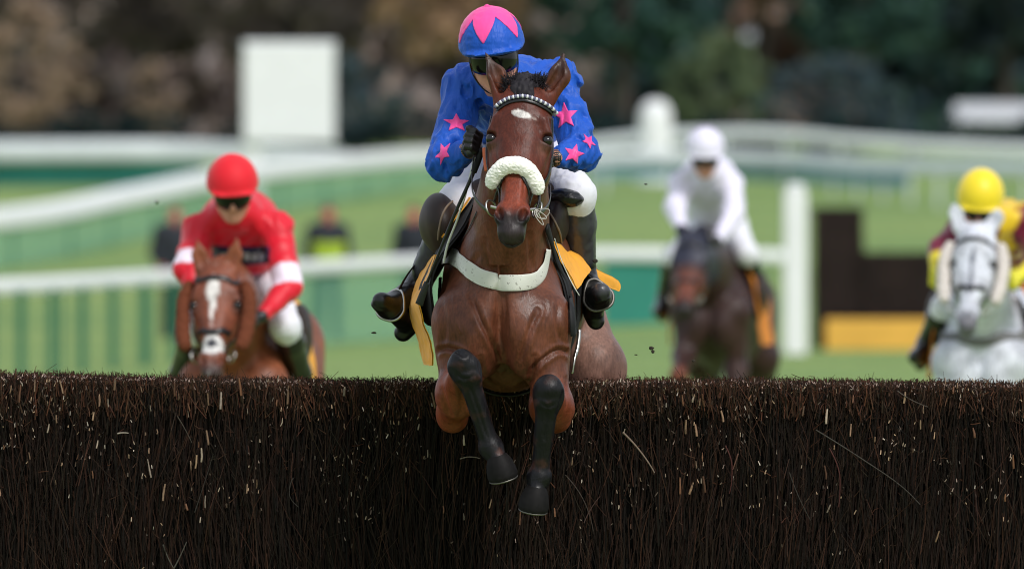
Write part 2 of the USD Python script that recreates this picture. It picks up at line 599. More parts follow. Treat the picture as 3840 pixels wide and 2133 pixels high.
def add_foreleg(f, fr, g, shoulder, elbow, knee, fetlock, pastern, toe, girth=1.0):
    sc = fr.P(*shoulder)
    e, kn, fe, pa = elbow, knee, fetlock, pastern
    top_ = sc - fr.F * .36 + fr.Z * .28 - fr.L * g * .085
    f.bone(top_, sc, .065, .098, .06)                                     # shoulder blade
    f.bone(sc, e, .10, .040, .05)                                        # upper arm
    f.bone(sc - fr.F * .25 + fr.Z * .06, e, .10, .036, .05)             # triceps
    m = e + (kn - e) * .42 - fr.L * g * .004
    f.bone(sc - fr.Z * .04, m, .085, .060, .06)
    f.chain([e, m, kn], [.034 * girth, .066 * girth, .044], .05)
    f.bone(kn + (m - kn) * .55 + fr.Z * .055, m - fr.L * g * .03 + fr.Z * .06, .012, .02, .03, op="s")
    ax = unit(kn - e)
    f.bone(e + fr.Z * .015, m + unit(np.cross(ax, fr.L)) * .02, .042 * girth, .050, .03)
    cd = unit(fe - kn)
    sd_ = unit(np.cross(cd, fr.F))
    f.ell(kn + cd * .012, V3(.054, .046, .074), (sd_, np.cross(sd_, cd), cd), .02)
    f.ell(kn + unit(fe - kn) * .045 - fr.F * -.012, V3(.046, .042, .026), None, .014)
    for sg in (-1, 1):
        f.ell(kn + fr.L * sg * .040 + unit(fe - kn) * .01, V3(.017, .026, .032), None, .01)
    f.bone(kn, fe, .040, .034, .03)
    bk = unit(np.cross(unit(fe - kn), fr.L)) * -.024
    bk = bk * (1 if bk[1] > 0 else -1)
    f.bone(kn + bk + (fe - kn) * .15, fe + bk, .017, .022, .007)                 # tendons
    f.ell(fe, V3(.045, .044, .042), None, .014)
    f.ell(fe - fr.F * .03 + unit(fe - kn) * .012, V3(.03, .03, .028), None, .015)
    f.bone(fe, pa, .034, .037, .02)


def add_hindleg(f, fr, g, hip, stifle, hock, fetlock, pastern):
    f.bone(fr.P(*hip), stifle, .165, .12, .07, fr.L, .85)
    f.bone(fr.P(hip[0] - .12, hip[1], hip[2] - .12), (stifle + hock) / 2, .14, .08, .07, fr.L, .8)
    f.bone(stifle, hock, .115, .055, .06)
    f.ell(hock, V3(.05, .065, .07), None, .03)
    f.bone(hock, fetlock, .046, .04, .03)
    f.ell(fetlock, V3(.047, .047, .05), None, .03)
    f.bone(fetlock, pastern, .04, .042, .03)


def hoof(a, d, front):
    """The horn below the pastern at a, pointing along d, its toe towards front; and its shoe."""
    d = unit(d)
    fr = unit(front - d * (front @ d))
    sd = np.cross(d, fr)
    ang = np.linspace(0, 2 * np.pi, 28, endpoint=False)
    rings = []
    for t, r, sh in ((-.030, .034, .0), (-.016, .044, .0), (.0, .052, .002), (.022, .058, .005), (.044, .061, .008), (.058, .058, .010), (.064, .051, .010), (.060, .044, .010), (.05, .0, .010)):
        x = np.cos(ang)
        heel = np.where(x < -.55, .9, 1.0)
        rings.append(a + d * (t + .0) + fr * sh + (fr[None] * (x * heel)[:, None] * 1.05 + sd[None] * np.sin(ang)[:, None]) * r * .92)
    v = np.vstack(rings)
    n = len(ang)
    q = []
    for i in range(len(rings) - 1):
        k = np.arange(n)
        q.append(np.stack([i * n + k, i * n + (k + 1) % n, (i + 1) * n + (k + 1) % n, (i + 1) * n + k], 1))
    horn = (v, tri4(np.vstack(q)))
    a2 = np.linspace(-2.35, 2.35, 30)
    sp = a + d * .063 + fr * .010 + (fr[None] * np.cos(a2)[:, None] * 1.05 + sd[None] * np.sin(a2)[:, None]) * .046
    shoe = tube(sp, .0075, 6, flat=(np.repeat(d[None], 30, 0), .55))
    return horn, shoe


def strands(rng, roots, dirs, length, n_each=1, r=.0022, droop=.3, spread=.25, seg=4):
    out = []
    for p, d in zip(roots, dirs):
        for _ in range(n_each):
            L = length * rng.uniform(.6, 1.15)
            dd = unit(d + rng.normal(0, spread, 3))
            t = np.linspace(0, 1, seg)[:, None]
            pts = p + dd * L * t + V3(0, 0, -1) * droop * L * t ** 2 + rng.normal(0, .006, 3) * t
            out.append(tube(pts, r * np.linspace(1, .35, seg), 3))
    return cat_meshes(out)


def near_line(p, pts):
    """Distance to a polyline."""
    best = np.full(len(p), 1e9)
    for a, b in zip(pts[:-1], pts[1:]):
        ab = b - a
        t = np.clip((p - a) @ ab / (ab @ ab), 0, 1)
        best = np.minimum(best, np.linalg.norm(p - a - t[:, None] * ab, axis=1))
    return best


def mixc(base, m, c):
    m = np.clip(m, 0, 1)[:, None]
    return base * (1 - m) + np.asarray(c)[None] * m


def strap(field, pts, w, off=.004, thick=.25, n=60, q=True, near=None, far=None):
    """A flat strap lying on the surface; pts in the photograph's pixels (q) or in the world."""
    c = curve(pts, n)
    p = field.hit(c[:, 0], c[:, 1], 0.0, near, far) if q else field.onto(c)
    for _ in range(2):
        p[1:-1] = (p[:-2] + 2 * p[1:-1] + p[2:]) / 4
    g = field.grad(p)
    p = p + g * off
    return tube(p, w / 2, 8, flat=(g, thick))
# ------------------------------------------------------------------ a rider or a bystander: one continuous body, clothes over it
def add_skull(f, c, fd, ud, s=1.0, k=.02):
    """c: the middle of the head; fd: where it looks; ud: its crown."""
    fd = unit(fd)
    ud = unit(ud - fd * (ud @ fd))
    sd = np.cross(fd, ud)
    h = lambda x, y, z: c + (sd * x + fd * y + ud * z) * s      # noqa: E731
    f.ell(h(0, -.012, .03), V3(.076, .097, .088) * s, (sd, fd, ud), .02)
    f.ell(h(0, .03, -.03), V3(.066, .062, .075) * s, (sd, fd, ud), .03)
    f.bone(h(0, .062, -.095), h(0, .07, -.098), .022 * s, .018 * s, .03)                 # chin
    for g in (-1, 1):
        f.bone(h(g * .056, -.005, -.055), h(g * .018, .062, -.094), .022 * s, .018 * s, .03)   # jaw
        f.ell(h(g * .043, .068, -.022), V3(.024, .02, .018) * s, (sd, fd, ud), .02)            # cheek bone
        f.ell(h(g * .03, .092, .006), V3(.017, .012, .011) * s, (sd, fd, ud), .01, "s")         # eye socket
        f.ell(h(g * .03, .078, .006), V3(.0125, .0125, .0125) * s, (sd, fd, ud), .003)          # eyeball
        f.bone(h(g * .012, .093, .022), h(g * .045, .08, .022), .008 * s, .006 * s, .012)        # brow
        f.ell(h(g * .078, -.012, -.008), V3(.009, .02, .032) * s, (sd, fd, ud), .01)            # ear
        f.ell(h(g * .012, .105, -.036), V3(.010, .012, .009) * s, (sd, fd, ud), .008)
    f.bone(h(0, .09, .008), h(0, .112, -.034), .008 * s, .0125 * s, .012)                    # nose
    f.bone(h(-.018, .085, -.062), h(.018, .085, -.062), .009 * s, .009 * s, .008)
    f.bone(h(-.015, .083, -.075), h(.015, .083, -.075), .009 * s, .009 * s, .008)
    f.ell(h(0, .1, -.0685), V3(.022, .014, .002) * s, (sd, fd, ud), .003, "s")
    return h, sd, fd, ud


def add_hand(f, wrist, c, fd, kd, grow=0.0, thumb=1, open_=0.0):
    """A hand that closes round something: c the palm, fd the way the knuckles face, kd along the knuckles towards the thumb."""
    fd = unit(fd)
    kd = unit(kd - fd * (kd @ fd))
    pd = np.cross(kd, fd) * thumb                      # out of the palm
    f.bone(wrist, c - fd * .02, .027 + grow, .03 + grow, .02)
    for i, (o, L) in enumerate(((.033, .95), (.011, 1.06), (-.011, 1.0), (-.032, .82))):
        b = c + kd * o + fd * .022
        f.bone(c + kd * o * .75 - fd * .025, b, .017 + grow, .0125 + grow, .014)
        p1 = b + (fd * .55 + pd * .8) * .034 * L
        p2 = p1 + (-fd * .35 + pd * .65) * .026 * L + pd * open_ * .01
        p3 = p2 + (-fd * .95 - pd * .05) * .022 * L
        f.chain([b, p1, p2, p3], [.0115 + grow, .0100 + grow, .0092 + grow, .0085 + grow], .004)
    t0 = c + kd * .026 - fd * .028
    t1 = t0 + kd * .026 + fd * .016 + pd * .016
    t2 = t1 + fd * .026 + pd * .022 - kd * .006
    t3 = t2 + fd * .018 + pd * .012 - kd * .008
    f.chain([t0, t1, t2, t3], [.017 + grow, .0135 + grow, .0115 + grow, .0098 + grow], .006)


def helmet_field(c, fd, ud, s=1.0):
    fd = unit(fd)
    ud = unit(ud - fd * (ud @ fd))
    sd = np.cross(fd, ud)
    f = Field()
    o = c + ud * .060 * s - fd * .008 * s
    f.ell(o, V3(.118, .140, .132) * s, (sd, fd, ud), .01)
    f.plane(o - ud * .012 * s, -ud, .012)
    f.bone(o + ud * .0 * s, o - ud * .012 * s, .11 * s, .114 * s, .02, fd, 1.19)
    f.plane(o - ud * .03 * s, -ud, .008)
    f.bone(o + fd * .105 * s - ud * .018 * s - sd * .05 * s, o + fd * .105 * s - ud * .018 * s + sd * .05 * s, .048 * s, .048 * s, .015, ud, .16)
    f.bone(o + ud * .128 * s, o + ud * .134 * s, .007 * s, .006 * s, .003)
    return f, o, sd, fd, ud


def wrinkle(amp, freq, seed, joints=(), stretch=(1, 1, 1)):
    st = np.array(stretch, float)

    def fn(p):
        q = p * freq * st
        n = meshkit.fbm(q + meshkit.noise(p * 7.0, seed + 9)[:, None] * 1.2, 3, seed)
        ridge = 1 - 2 * np.abs(n - .5) * 3.0
        a = np.full(len(p), .55)
        for j, r in joints:
            a += np.exp(-((p - j) ** 2).sum(1) / (r * r))
        return -amp * a * (ridge - .45)

    return fn


def person_fields(J, loose=.012, seed=1, res_warp=.006):
    """J: joints in the world. Returns the fields of body, jacket, breeches and boots."""
    J["head"] = J["head"] - unit(J["crown"]) * .026 * J.get("drop", 1.0)
    B = Field()
    hd = add_skull(B, J["head"], J["look"], J["crown"], J.get("hs", 1.0))
    neck, chest, waist, pelvis = J["neck"], J["chest"], J["waist"], J["pelvis"]
    jaw = J["head"] - unit(J["crown"]) * .07 - unit(J["look"]) * .035
    B.bone(jaw, neck, .052, .058, .03)
    side = unit(J["shoulder"][1] - J["shoulder"][0])
    B.bone(neck, chest, .075, .125, .06)
    B.bone(chest, waist, .125, .115, .06, side, 1.2)
    B.bone(waist, pelvis, .115, .125, .06, side, 1.25)
    for i in (0, 1):
        B.bone(chest, J["shoulder"][i], .085, .058, .06)
        B.bone(neck, J["shoulder"][i], .05, .05, .05)
        B.chain([J["shoulder"][i], J["elbow"][i], J["wrist"][i]], [.052, .042, .029], .02)
        add_hand(B, J["wrist"][i], J["hand"][i], J["knuckle"][i], J["thumb"][i], -.001, 1 if i else -1)
        B.chain([J["hip"][i], J["knee"][i]], [.09, .06], .04)
        calf = J["knee"][i] + (J["ankle"][i] - J["knee"][i]) * .35
        B.chain([J["knee"][i], calf, J["ankle"][i]], [.055, .052, .036], .02)
        B.chain([J["ankle"][i], (J["ankle"][i] + J["toe"][i] + J.get("heel", J["toe"])[i]) / 3], [.03, .022], .02)
    S = Field()
    g = loose
    S.bone(neck, chest, .078 + g, .13 + g, .06)
    S.bone(chest, waist, .135 + g, .125 + g, .06, side, 1.22)
    S.bone(waist, waist + (pelvis - waist) * .35, .125 + g, .13 + g, .06, side, 1.25)
    for i in (0, 1):
        S.bone(chest, J["shoulder"][i], .095 + g, .064 + g, .06)
        S.bone(neck, J["shoulder"][i], .055 + g, .055 + g, .05)
        el = J["elbow"][i]
        S.bone(J["shoulder"][i], el, .062 + g, .054 + g, .03)
        end = el + (J["wrist"][i] - el) * .93
        S.bone(el, end, .054 + g, .030 + g * .5, .02)
    S.bone(jaw, neck - unit(neck - jaw) * .02, .048, .050, .01, op="s")
    js = [(J["elbow"][i], .11) for i in (0, 1)] + [(J["shoulder"][i], .10) for i in (0, 1)] + [((chest + waist) / 2, .15)]
    S.warp = wrinkle(res_warp, 17.0, seed, js, (1.25, .6, .5))
    T = Field()
    T.bone(waist + (pelvis - waist) * .3, pelvis, .125, .137, .05, side, 1.25)
    for i in (0, 1):
        T.chain([J["hip"][i], J["knee"][i], J["knee"][i] + (J["ankle"][i] - J["knee"][i]) * .15], [.10, .066, .060], .05)
    T.warp = wrinkle(.0035, 22.0, seed + 5, [(J["knee"][i], .1) for i in (0, 1)], (1, 1, .6))
    boots = []
    for i in (0, 1):
        F_ = Field()
        kn, an, to = J["knee"][i], J["ankle"][i], J["toe"][i]
        a = kn + (an - kn) * .07
        calf = kn + (an - kn) * .34
        F_.chain([a, calf, an], [.068, .065, .046], .02)
        heel = J["heel"][i] if "heel" in J else an + unit(an - kn) * .05 - unit(to - an) * .03
        ball = to + (an - to) * .30 + (heel - an) * .25
        F_.bone(an, ball, .044, .042, .02)
        F_.bone(ball, to, .044, .033, .02)
        F_.bone(heel, ball, .034, .040, .02)
        F_.bone(an, heel, .041, .034, .02)
        dn = unit(an - kn)
        ft = unit(to - an)
        sole = unit(dn - ft * (dn @ ft))
        F_.bone(heel + sole * .018, heel + sole * .03 + ft * .01, .034, .033, .006)
        F_.bone(ball + sole * .034, to + sole * .026, .036, .030, .006, sole, .35)
        F_.warp = wrinkle(.0025, 26.0, seed + 8 + i, [(an, .07)], (1, 1, .8))
        boots.append(F_)
    gl = []
    for i in (0, 1):
        G = Field()
        add_hand(G, J["wrist"][i], J["hand"][i], J["knuckle"][i], J["thumb"][i], .0018, 1 if i else -1)
        e = unit(J["elbow"][i] - J["wrist"][i])
        G.bone(J["wrist"][i], J["wrist"][i] + e * .045, .031, .034, .01)
        gl.append(G)
    return B, S, T, boots, gl, hd


def goggles(hd, s=1.0):
    """Dark wrap-round goggles and their strap."""
    h, sd, fd, ud = hd
    a = np.linspace(-1.15, 1.15, 25)
    rows = []
    for z, b in ((-.050, .004), (-.052, .016), (-.026, .029), (.012, .031), (.034, .024), (.036, .012)):
        r = np.stack([h(math.sin(x) * (.077 + b * .5), math.cos(x) * (.100 + b) - .010 - (.010 if abs(x) < .16 and z < -.02 else 0),
                        z * (1 - .25 * abs(x) / 1.15) + .006 + (.020 * (1 - abs(x) / .22) if z < -.02 and abs(x) < .22 else 0)) for x in a])
        rows.append(r)
    lens = sheet(np.array(rows), .003)
    b = np.linspace(1.1, 2 * np.pi - 1.1, 40)
    p = np.stack([h(math.sin(x) * .088, math.cos(x) * .112 - .012, .010) for x in b])
    band = tube(p, .013, 8, flat=(p - h(0, -.012, .01), .2))
    return lens, band
# ------------------------------------------------------------------ shared looks
M = {}
M["coat"] = usdkit.material(stage, "/World/Looks/horse_coat", {
    "a": ("attribute", {"attribute": "tint"}), "g": ("geometry", {}), "mp": ("mapping", {"scale": (1.0, 1.0, .22)}),
    "n1": ("noise_texture", {"scale": 120.0, "detail": 4.0, "roughness": .65}), "n2": ("noise_texture", {"scale": 9.0, "detail": 5.0, "roughness": .6, "distortion": .6}),
    "n3": ("noise_texture", {"scale": 7.0, "detail": 2.0, "distortion": 1.2}), "v1": ("math", {"math_type": "subtract", "value2": .5}), "v2": ("math", {"math_type": "absolute"}), "v3": ("map_range", {"from_min": .0, "from_max": .06, "to_min": 1.0, "to_max": 0.0, "clamp": True}), "b0": ("bump", {"strength": .12, "distance": .0025}),
    "r1": ("rgb_ramp", {"ramp": [(.25, (.62,) * 3), (.75, (1.38,) * 3)]}), "r2": ("rgb_ramp", {"ramp": [(.28, (.62,) * 3), (.72, (1.28,) * 3)]}),
    "x1": ("mix_color", {"blend_type": "multiply", "fac": 1.0, "use_clamp": False}), "x2": ("mix_color", {"blend_type": "multiply", "fac": 1.0, "use_clamp": False}),
    "b1": ("bump", {"strength": .3, "distance": .008}), "b2": ("bump", {"strength": .5, "distance": .003}), "rr": ("map_range", {"from_min": .3, "from_max": .7, "to_min": .32, "to_max": .56}),
    "p": ("principled_bsdf", {"specular_ior_level": .30})},
    [("g.position", "mp.vector"), ("mp.vector", "n1.vector"), ("g.position", "n2.vector"), ("n1.fac", "r1.fac"), ("n2.fac", "r2.fac"), ("a.color", "x1.a"), ("r1.color", "x1.b"), ("x1.result", "x2.a"), ("r2.color", "x2.b"),
     ("x2.result", "p.base_color"), ("g.position", "n3.vector"), ("n3.fac", "v1.value1"), ("v1.value", "v2.value1"), ("v2.value", "v3.value"), ("v3.result", "b0.height"), ("n2.fac", "b1.height"), ("b0.normal", "b1.normal"), ("b1.normal", "b2.normal"), ("n1.fac", "b2.height"), ("b2.normal", "p.normal"), ("n2.fac", "rr.value"), ("rr.result", "p.roughness")], surface="p.BSDF")
M["eye"] = mat("horse_eye", C(16, 11, 10), rough=.08, spec=.6)
M["hair"] = mat("black_hair", C(38, 35, 39), rough=.6, spec=.2)
M["horn"] = mat("hoof_horn", C(20, 18, 18), rough=.65, spec=.15, mottle=.4, mscale=60)
M["steel"] = mat("bright_steel", C(190, 188, 182), rough=.28, metal=1.0)
M["iron"] = mat("worn_iron", C(120, 116, 110), rough=.5, metal=1.0)
M["black_leather"] = mat("black_leather", C(20, 20, 21), rough=.33, spec=.5, bump=.2, bscale=240)
M["brown_leather"] = mat("brown_leather", C(42, 29, 22), rough=.5, spec=.35, mottle=.3, mscale=25, bump=.15, bscale=200)
M["tan_leather"] = mat("tan_leather", C(205, 105, 55), rough=.5)
M["boot"] = mat("boot_leather", C(62, 62, 67), rough=.38, spec=.5, mottle=.18, mscale=14, bump=.2, bscale=60)
M["boot_tint"] = mat("boot_leather_two_tone", tint=True, rough=.33, spec=.5, mottle=.2, mscale=30, bump=.3, bscale=45)
M["boot_black"] = mat("polished_boot_leather", C(17, 17, 18), rough=.2, spec=.55, coat=.3, bump=.15, bscale=40)
M["fleece"] = mat("white_sheepskin", C(248, 246, 238), rough=.9, spec=.1, sheen=.3, mottle=.05, mscale=60, bump=.3, bscale=260, bdist=.003)
M["white_web"] = usdkit.material(stage, "/World/Looks/white_webbing", {
    "g": ("geometry", {}), "n": ("noise_texture", {"scale": 75.0, "detail": 3.0, "roughness": .7}), "r": ("rgb_ramp", {"ramp": [(.62, tuple(C(218, 218, 210))), (.68, tuple(C(70, 62, 50)))]}),
    "n2": ("noise_texture", {"scale": 300.0}), "b": ("bump", {"strength": .3, "distance": .002}), "p": ("principled_bsdf", {"roughness": .7, "specular_ior_level": .25})},
    [("g.position", "n.vector"), ("g.position", "n2.vector"), ("n.fac", "r.fac"), ("r.color", "p.base_color"), ("n2.fac", "b.height"), ("b.normal", "p.normal")], surface="p.BSDF")
M["cord"] = mat("pale_cord", C(190, 186, 176), rough=.7)
M["mud"] = mat("dark_mud", C(46, 40, 32), rough=.9)
M["bead_white"] = mat("white_beads", C(222, 222, 228), rough=.25)
M["bead_dark"] = mat("grey_beads", C(92, 92, 118), rough=.25)
M["yellow_cloth"] = mat("yellow_saddle_cloth", C(240, 166, 44), rough=.6, sheen=.1, mottle=.12, mscale=12, bump=.35, bscale=50)
M["skin"] = mat("skin", C(196, 140, 118), rough=.5, spec=.4, mottle=.12, mscale=40)
M["blue_silk"] = mat("blue_silk", C(26, 84, 186), rough=.5, spec=.28, sheen=.10, mottle=.10, mscale=10, bump=.8, bscale=30, bdist=.010, sheen_tint=(.5, .65, 1), stretch=(1.4, 1, .45))
M["pink_silk"] = mat("pink_silk", C(247, 78, 158), rough=.45, spec=.35, sheen=.2, bump=.4, bscale=32, bdist=.005, stretch=(1, 1, .6))
M["white_breeches"] = mat("white_breeches", C(228, 228, 236), rough=.6, spec=.3, sheen=.1, bump=.3, bscale=60, bdist=.004)
M["glass_dark"] = mat("dark_goggle_lens", C(8, 8, 9), rough=.10, spec=.35)
M["black_cloth"] = mat("black_cloth", C(20, 20, 22), rough=.7)


def person_joints(**k):
    return k


# ================================================================== THE LEADING HORSE, over the fence
fr = Frame(-.042, 41.45, math.radians(-6.5))
fr.F = V3(-.065, -.9979, 0)
fr.L = V3(.9979, -.065, 0)
lead = Thing("bay_horse", "bay horse with sheepskin noseband leaping over the brush fence towards us", "horse", fr.P(-.6, 0, 0))
HB = Field()
add_body(HB, fr, [(-.01, .11, 1.93, 1.60), (.10, .168, 2.00, 1.47), (.28, .215, 2.06, 1.39), (.50, .25, 2.10, 1.385), (.72, .265, 2.04, 1.425),
                   (.97, .265, 2.00, 1.475), (1.2, .25, 2.00, 1.54), (1.42, .245, 2.00, 1.60), (1.6, .22, 1.94, 1.62), (1.72, .12, 1.82, 1.64)])
P_, M_ = W(1961, 330, 41.17), W(1912, 862, 40.85)
hd_ = add_head(HB, P_, M_, fr.L, 1.0)
hh, hU, hV, hW = hd_
nb, nr = add_neck(HB, fr, P_, hd_, W(1902, 985, 41.72), W(1930, 690, 41.38), rb=(.25, .50), rm=(.155, .66), rp=(.11, .66))
for px_ in (1828, 1962):
    p_ = HB.hit(np.array([px_]), np.array([1335]))[0]
    HB.ell(p_ + V3(0, .012, 0), V3(.040, .045, .072), None, .02)
for a_, b_ in (((1772, 1150), (1852, 1300)), ((2035, 1160), (1965, 1300))):
    p_ = HB.hit(np.array([a_[0], b_[0]]), np.array([a_[1], b_[1]]))
    HB.bone(p_[0] + V3(0, -.012, 0), p_[1] + V3(0, -.002, 0), .013, .020, .05, op="s")
HB.warp = lambda p: (meshkit.fbm(p * 11.0, 2, 40) - .5) * .010
HB.bone(fr.P(-.08, 0, 1.90), fr.P(.0, 0, 1.64), .12, .11, .06)
for g in (-1, 1):
    HB.ell(fr.P(.005, g * .088, 1.60), V3(.085, .10, .15), (fr.L, fr.F, fr.Z), .05)         # breast muscles
HB.ell(fr.P(.09, 0, 1.60), V3(.012, .04, .17), (fr.L, fr.F, fr.Z), .06, "s")
LEG = [
    dict(g=-1, sh=(-.05, -.141, 1.66), el=W(1694, 1566, 41.62), kn=W(1738, 1368, 41.17), fe=W(1842, 1676, 41.22), pa=W(1872, 1732, 41.20), toe=W(1893, 1812, 41.215)),
    dict(g=1, sh=(-.05, .150, 1.66), el=W(2084, 1566, 41.64), kn=W(2058, 1466, 41.14), fe=W(2022, 1786, 41.20), pa=W(2008, 1850, 41.18), toe=W(1996, 1930, 41.195)),
]
for q in LEG:
    add_foreleg(HB, fr, q["g"], q["sh"], q["el"], q["kn"], q["fe"], q["pa"], q["toe"])
HIND = []
for g in (-1, 1):
    st_, hk, fe, pa = fr.P(-1.20, .01 + g * (.262 if g > 0 else .20), 1.46), fr.P(-1.84, g * .19, 1.47), fr.P(-1.99, g * .16, 1.17), fr.P(-2.08, g * .16, 1.11)
    add_hindleg(HB, fr, g, (-1.42, g * .11, 1.82), st_, hk, fe, pa)
    HIND.append((hk, fe, pa, fr.P(-2.16, g * .16, 1.02)))
# ears
add_ear(HB, W(1893, 372, 41.19), W(1858, 280, 41.20), W(1819, 194, 41.22), V3(.45, -1, 0))
add_ear(HB, W(2052, 362, 41.19), W(2098, 285, 41.20), W(2115, 196, 41.22), V3(-.2, -1, 0))


def hide(p):
    n = meshkit.fbm(p * 22.0, 4, 3) - .5
    m = meshkit.fbm(p * 5.0, 3, 4) - .5
    c = np.repeat(C(97, 55, 37)[None], len(p), 0) * (1 + .35 * m[:, None] + .25 * n[:, None])
    q = p - P_
    t, v, w = q @ hU, q @ hV, q @ hW
    onhead = smooth01(t, -.06, .04) * smooth01(.32 - np.abs(w + .1), 0, .1) * (np.abs(v) < .2)
    c = mixc(c, onhead * .9, C(84, 34, 20))
    c = mixc(c, onhead * smooth01(t, .47 + n * .06 + np.abs(v) * -.6 + .03, .56), C(46, 38, 38))                     # muzzle
    c = mixc(c, onhead * smooth01(t, .34, .40) * (1 - smooth01(t, .49, .55)) * smooth01(w, -.05, -.01) * .6, C(142, 62, 38))
    for g in (-1, 1):
        e = P_ + hU * .203 + hV * g * .112 - hW * .038
        c = mixc(c, np.exp(-((p - e) ** 2).sum(1) / .032 ** 2) * .9, C(30, 23, 22))
        e = P_ + hU * .56 + hV * g * .043 + hW * -.012
        c = mixc(c, np.exp(-((p - e) ** 2).sum(1) / .022 ** 2), C(14, 12, 13))
        e = P_ + hU * .245 + hV * g * .096 - hW * .02
        c = mixc(c, np.exp(-((p - e) ** 2).sum(1) / .025 ** 2) * .35, C(150, 120, 105))
    qx, qy = toQ(p)
    front = (w > -.06) & (t > 0) & (t < .3)
    wob = (meshkit.fbm(p * 60.0, 3, 8) - .5) * 26
    star = ((qx - 1957 + (qy - 430) * -.9) / 31) ** 2 + ((qy - 430 + wob * .6) / 15) ** 2
    c = mixc(c, front * smooth01(1.35 - star, 0, .45), C(214, 208, 204))
    dot = ((qx - 2006) / 11) ** 2 + ((qy - 447 - (qx - 2006) * .5 + wob * .3) / 4.5) ** 2
    c = mixc(c, front * smooth01(1.3 - dot, 0, .7) * .55, C(200, 180, 172))
    for q in LEG:
        d = near_line(p, [q["kn"], q["fe"], q["pa"], q["toe"]])
        ax = unit(q["el"] - q["kn"])
        up = (p - q["kn"]) @ ax
        d2 = near_line(p, [q["el"], q["kn"] + ax * .10])
        c = mixc(c, (d < .12) * smooth01(d2 - d + n * .04, -.03, .03) * smooth01(.11 - d, 0, .02), C(10, 9, 12))
        d2 = near_line(p, [q["el"], q["kn"]])
        inner = (p - q["kn"]) @ fr.L * -q["g"]
        c = mixc(c, (d < .1) * smooth01(inner - (p - q["kn"])[:, 2] * 0, -.2, .25) * smooth01(n, .02, .22) * .5, C(96, 58, 46))
        c = mixc(c, smooth01(.12 - d2, 0, .06) * smooth01(d - d2, .0, .06) * .7, C(126, 58, 33))
    for q in HIND:
        d = near_line(p, list(q))
        c = mixc(c, smooth01(.10 - d, 0, .03), C(42, 40, 44))
    for tip in ((1821, 207), (2113, 207)):
        d = np.linalg.norm(p - W(*tip, 41.2), axis=1)
        c = mixc(c, smooth01(.11 - d, 0, .07) * .75, C(38, 28, 26))
    for mid in (W(1858, 285, 41.165), W(2096, 290, 41.165)):
        c = mixc(c, np.exp(-((p - mid) ** 2).sum(1) / .034 ** 2) * .6, C(48, 30, 25))
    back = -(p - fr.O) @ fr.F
    c = mixc(c, smooth01(back, .75, 1.15) * .85, C(124, 94, 82))  # sky sheen on the hindquarters, painted as a greyer coat
    return np.clip(c, 0.002, 1)


hb = HB.mesh(.0068)


def crease(v, nrm, lines):
    """Presses folds between the muscles into the front of the horse; each line: points seen in the photograph, width in its pixels, depth in metres (negative: a raised vein)."""
    qx, qy = toQ(v)
    sel = np.nonzero((v[:, 1] < 41.95) & (qx > 1560) & (qx < 2220) & (qy > 250) & (qy < 1650))[0]
    g = nrm[sel]
    q = np.stack([qx[sel], qy[sel], 0 * qx[sel]], 1)
    push = np.zeros(len(sel))
    for pts, wd, dp in lines:
        c = curve([(x, y, 0) for x, y in pts], 30)
        d = near_line(q, c)
        ends = np.minimum(np.linalg.norm(q - c[0], axis=1), np.linalg.norm(q - c[-1], axis=1))
        fade = smooth01(ends, -wd, wd * 3.5)
        push += fade * (-dp * np.exp(-(d / wd) ** 2) + .35 * dp * np.exp(-((d - 2.2 * wd) / wd) ** 2))
    front = smooth01(-g[:, 1], .1, .5)
    v = v.copy()
    v[sel] += g * (push * front)[:, None]
    return v


hb = (crease(hb[0], meshkit.arrays(hb, True)[2], [([(1768, 1110), (1800, 1195), (1846, 1285), (1878, 1370)], 9, .011), ([(2018, 1165), (1972, 1280), (1950, 1365)], 9, .009), ([(1892, 1095), (1896, 1240), (1900, 1400)], 10, .006),
                     ([(1622, 1338), (1672, 1306), (1716, 1316), (1738, 1330)], 8, .012), ([(1988, 1398), (2046, 1340), (2100, 1312), (2146, 1334)], 8, .012),
                     ([(1800, 1345), (1822, 1420), (1868, 1452)], 9, .009), ([(2006, 1340), (1994, 1410), (1950, 1455)], 9, .009),
                     ([(1818, 900), (1828, 980), (1850, 1040)], 8, .005), ([(1905, 925), (1906, 1030)], 8, .004), ([(1985, 880), (1990, 1000)], 8, .005), ([(1795, 960), (1760, 1000), (1740, 1020)], 9, .005),
                     ([(1652, 1130), (1668, 1230), (1660, 1300)], 10, .006), ([(2098, 1130), (2090, 1220), (2112, 1290)], 9, .006), ([(2020, 1150), (2032, 1172), (2030, 1200)], 4, -.003), ([(1700, 1105), (1706, 1180), (1730, 1250)], 4, -.0025),
                     ([(2048, 1105), (2060, 1150), (2048, 1200)], 4, -.0025), ([(1650, 1440), (1668, 1500), (1690, 1560)], 8, .008), ([(2128, 1420), (2112, 1490), (2092, 1550)], 8, .008), ([(1720, 1440), (1730, 1500), (1722, 1560)], 7, .007),
                     ([(1752, 1420), (1790, 1530), (1826, 1640)], 5, .004), ([(1716, 1404), (1742, 1420), (1776, 1408)], 5, .004), ([(2052, 1530), (2040, 1640), (2028, 1740)], 5, .004), ([(2030, 1512), (2056, 1524), (2086, 1510)], 5, .004), ([(1822, 1690), (1848, 1702), (1872, 1688)], 5, .004), ([(1998, 1800), (2020, 1812), (2044, 1800)], 5, .004), ([(1868, 560), (1876, 610), (1884, 660)], 5, -.002), ([(2022, 560), (2010, 610), (1990, 660)], 5, -.002), ([(1890, 660), (1886, 720), (1872, 770)], 5, .003), ([(1962, 665), (1964, 715), (1950, 765)], 5, .003)]), hb[1])
lead.part("body", hb, M["coat"], col=hide(hb[0]))
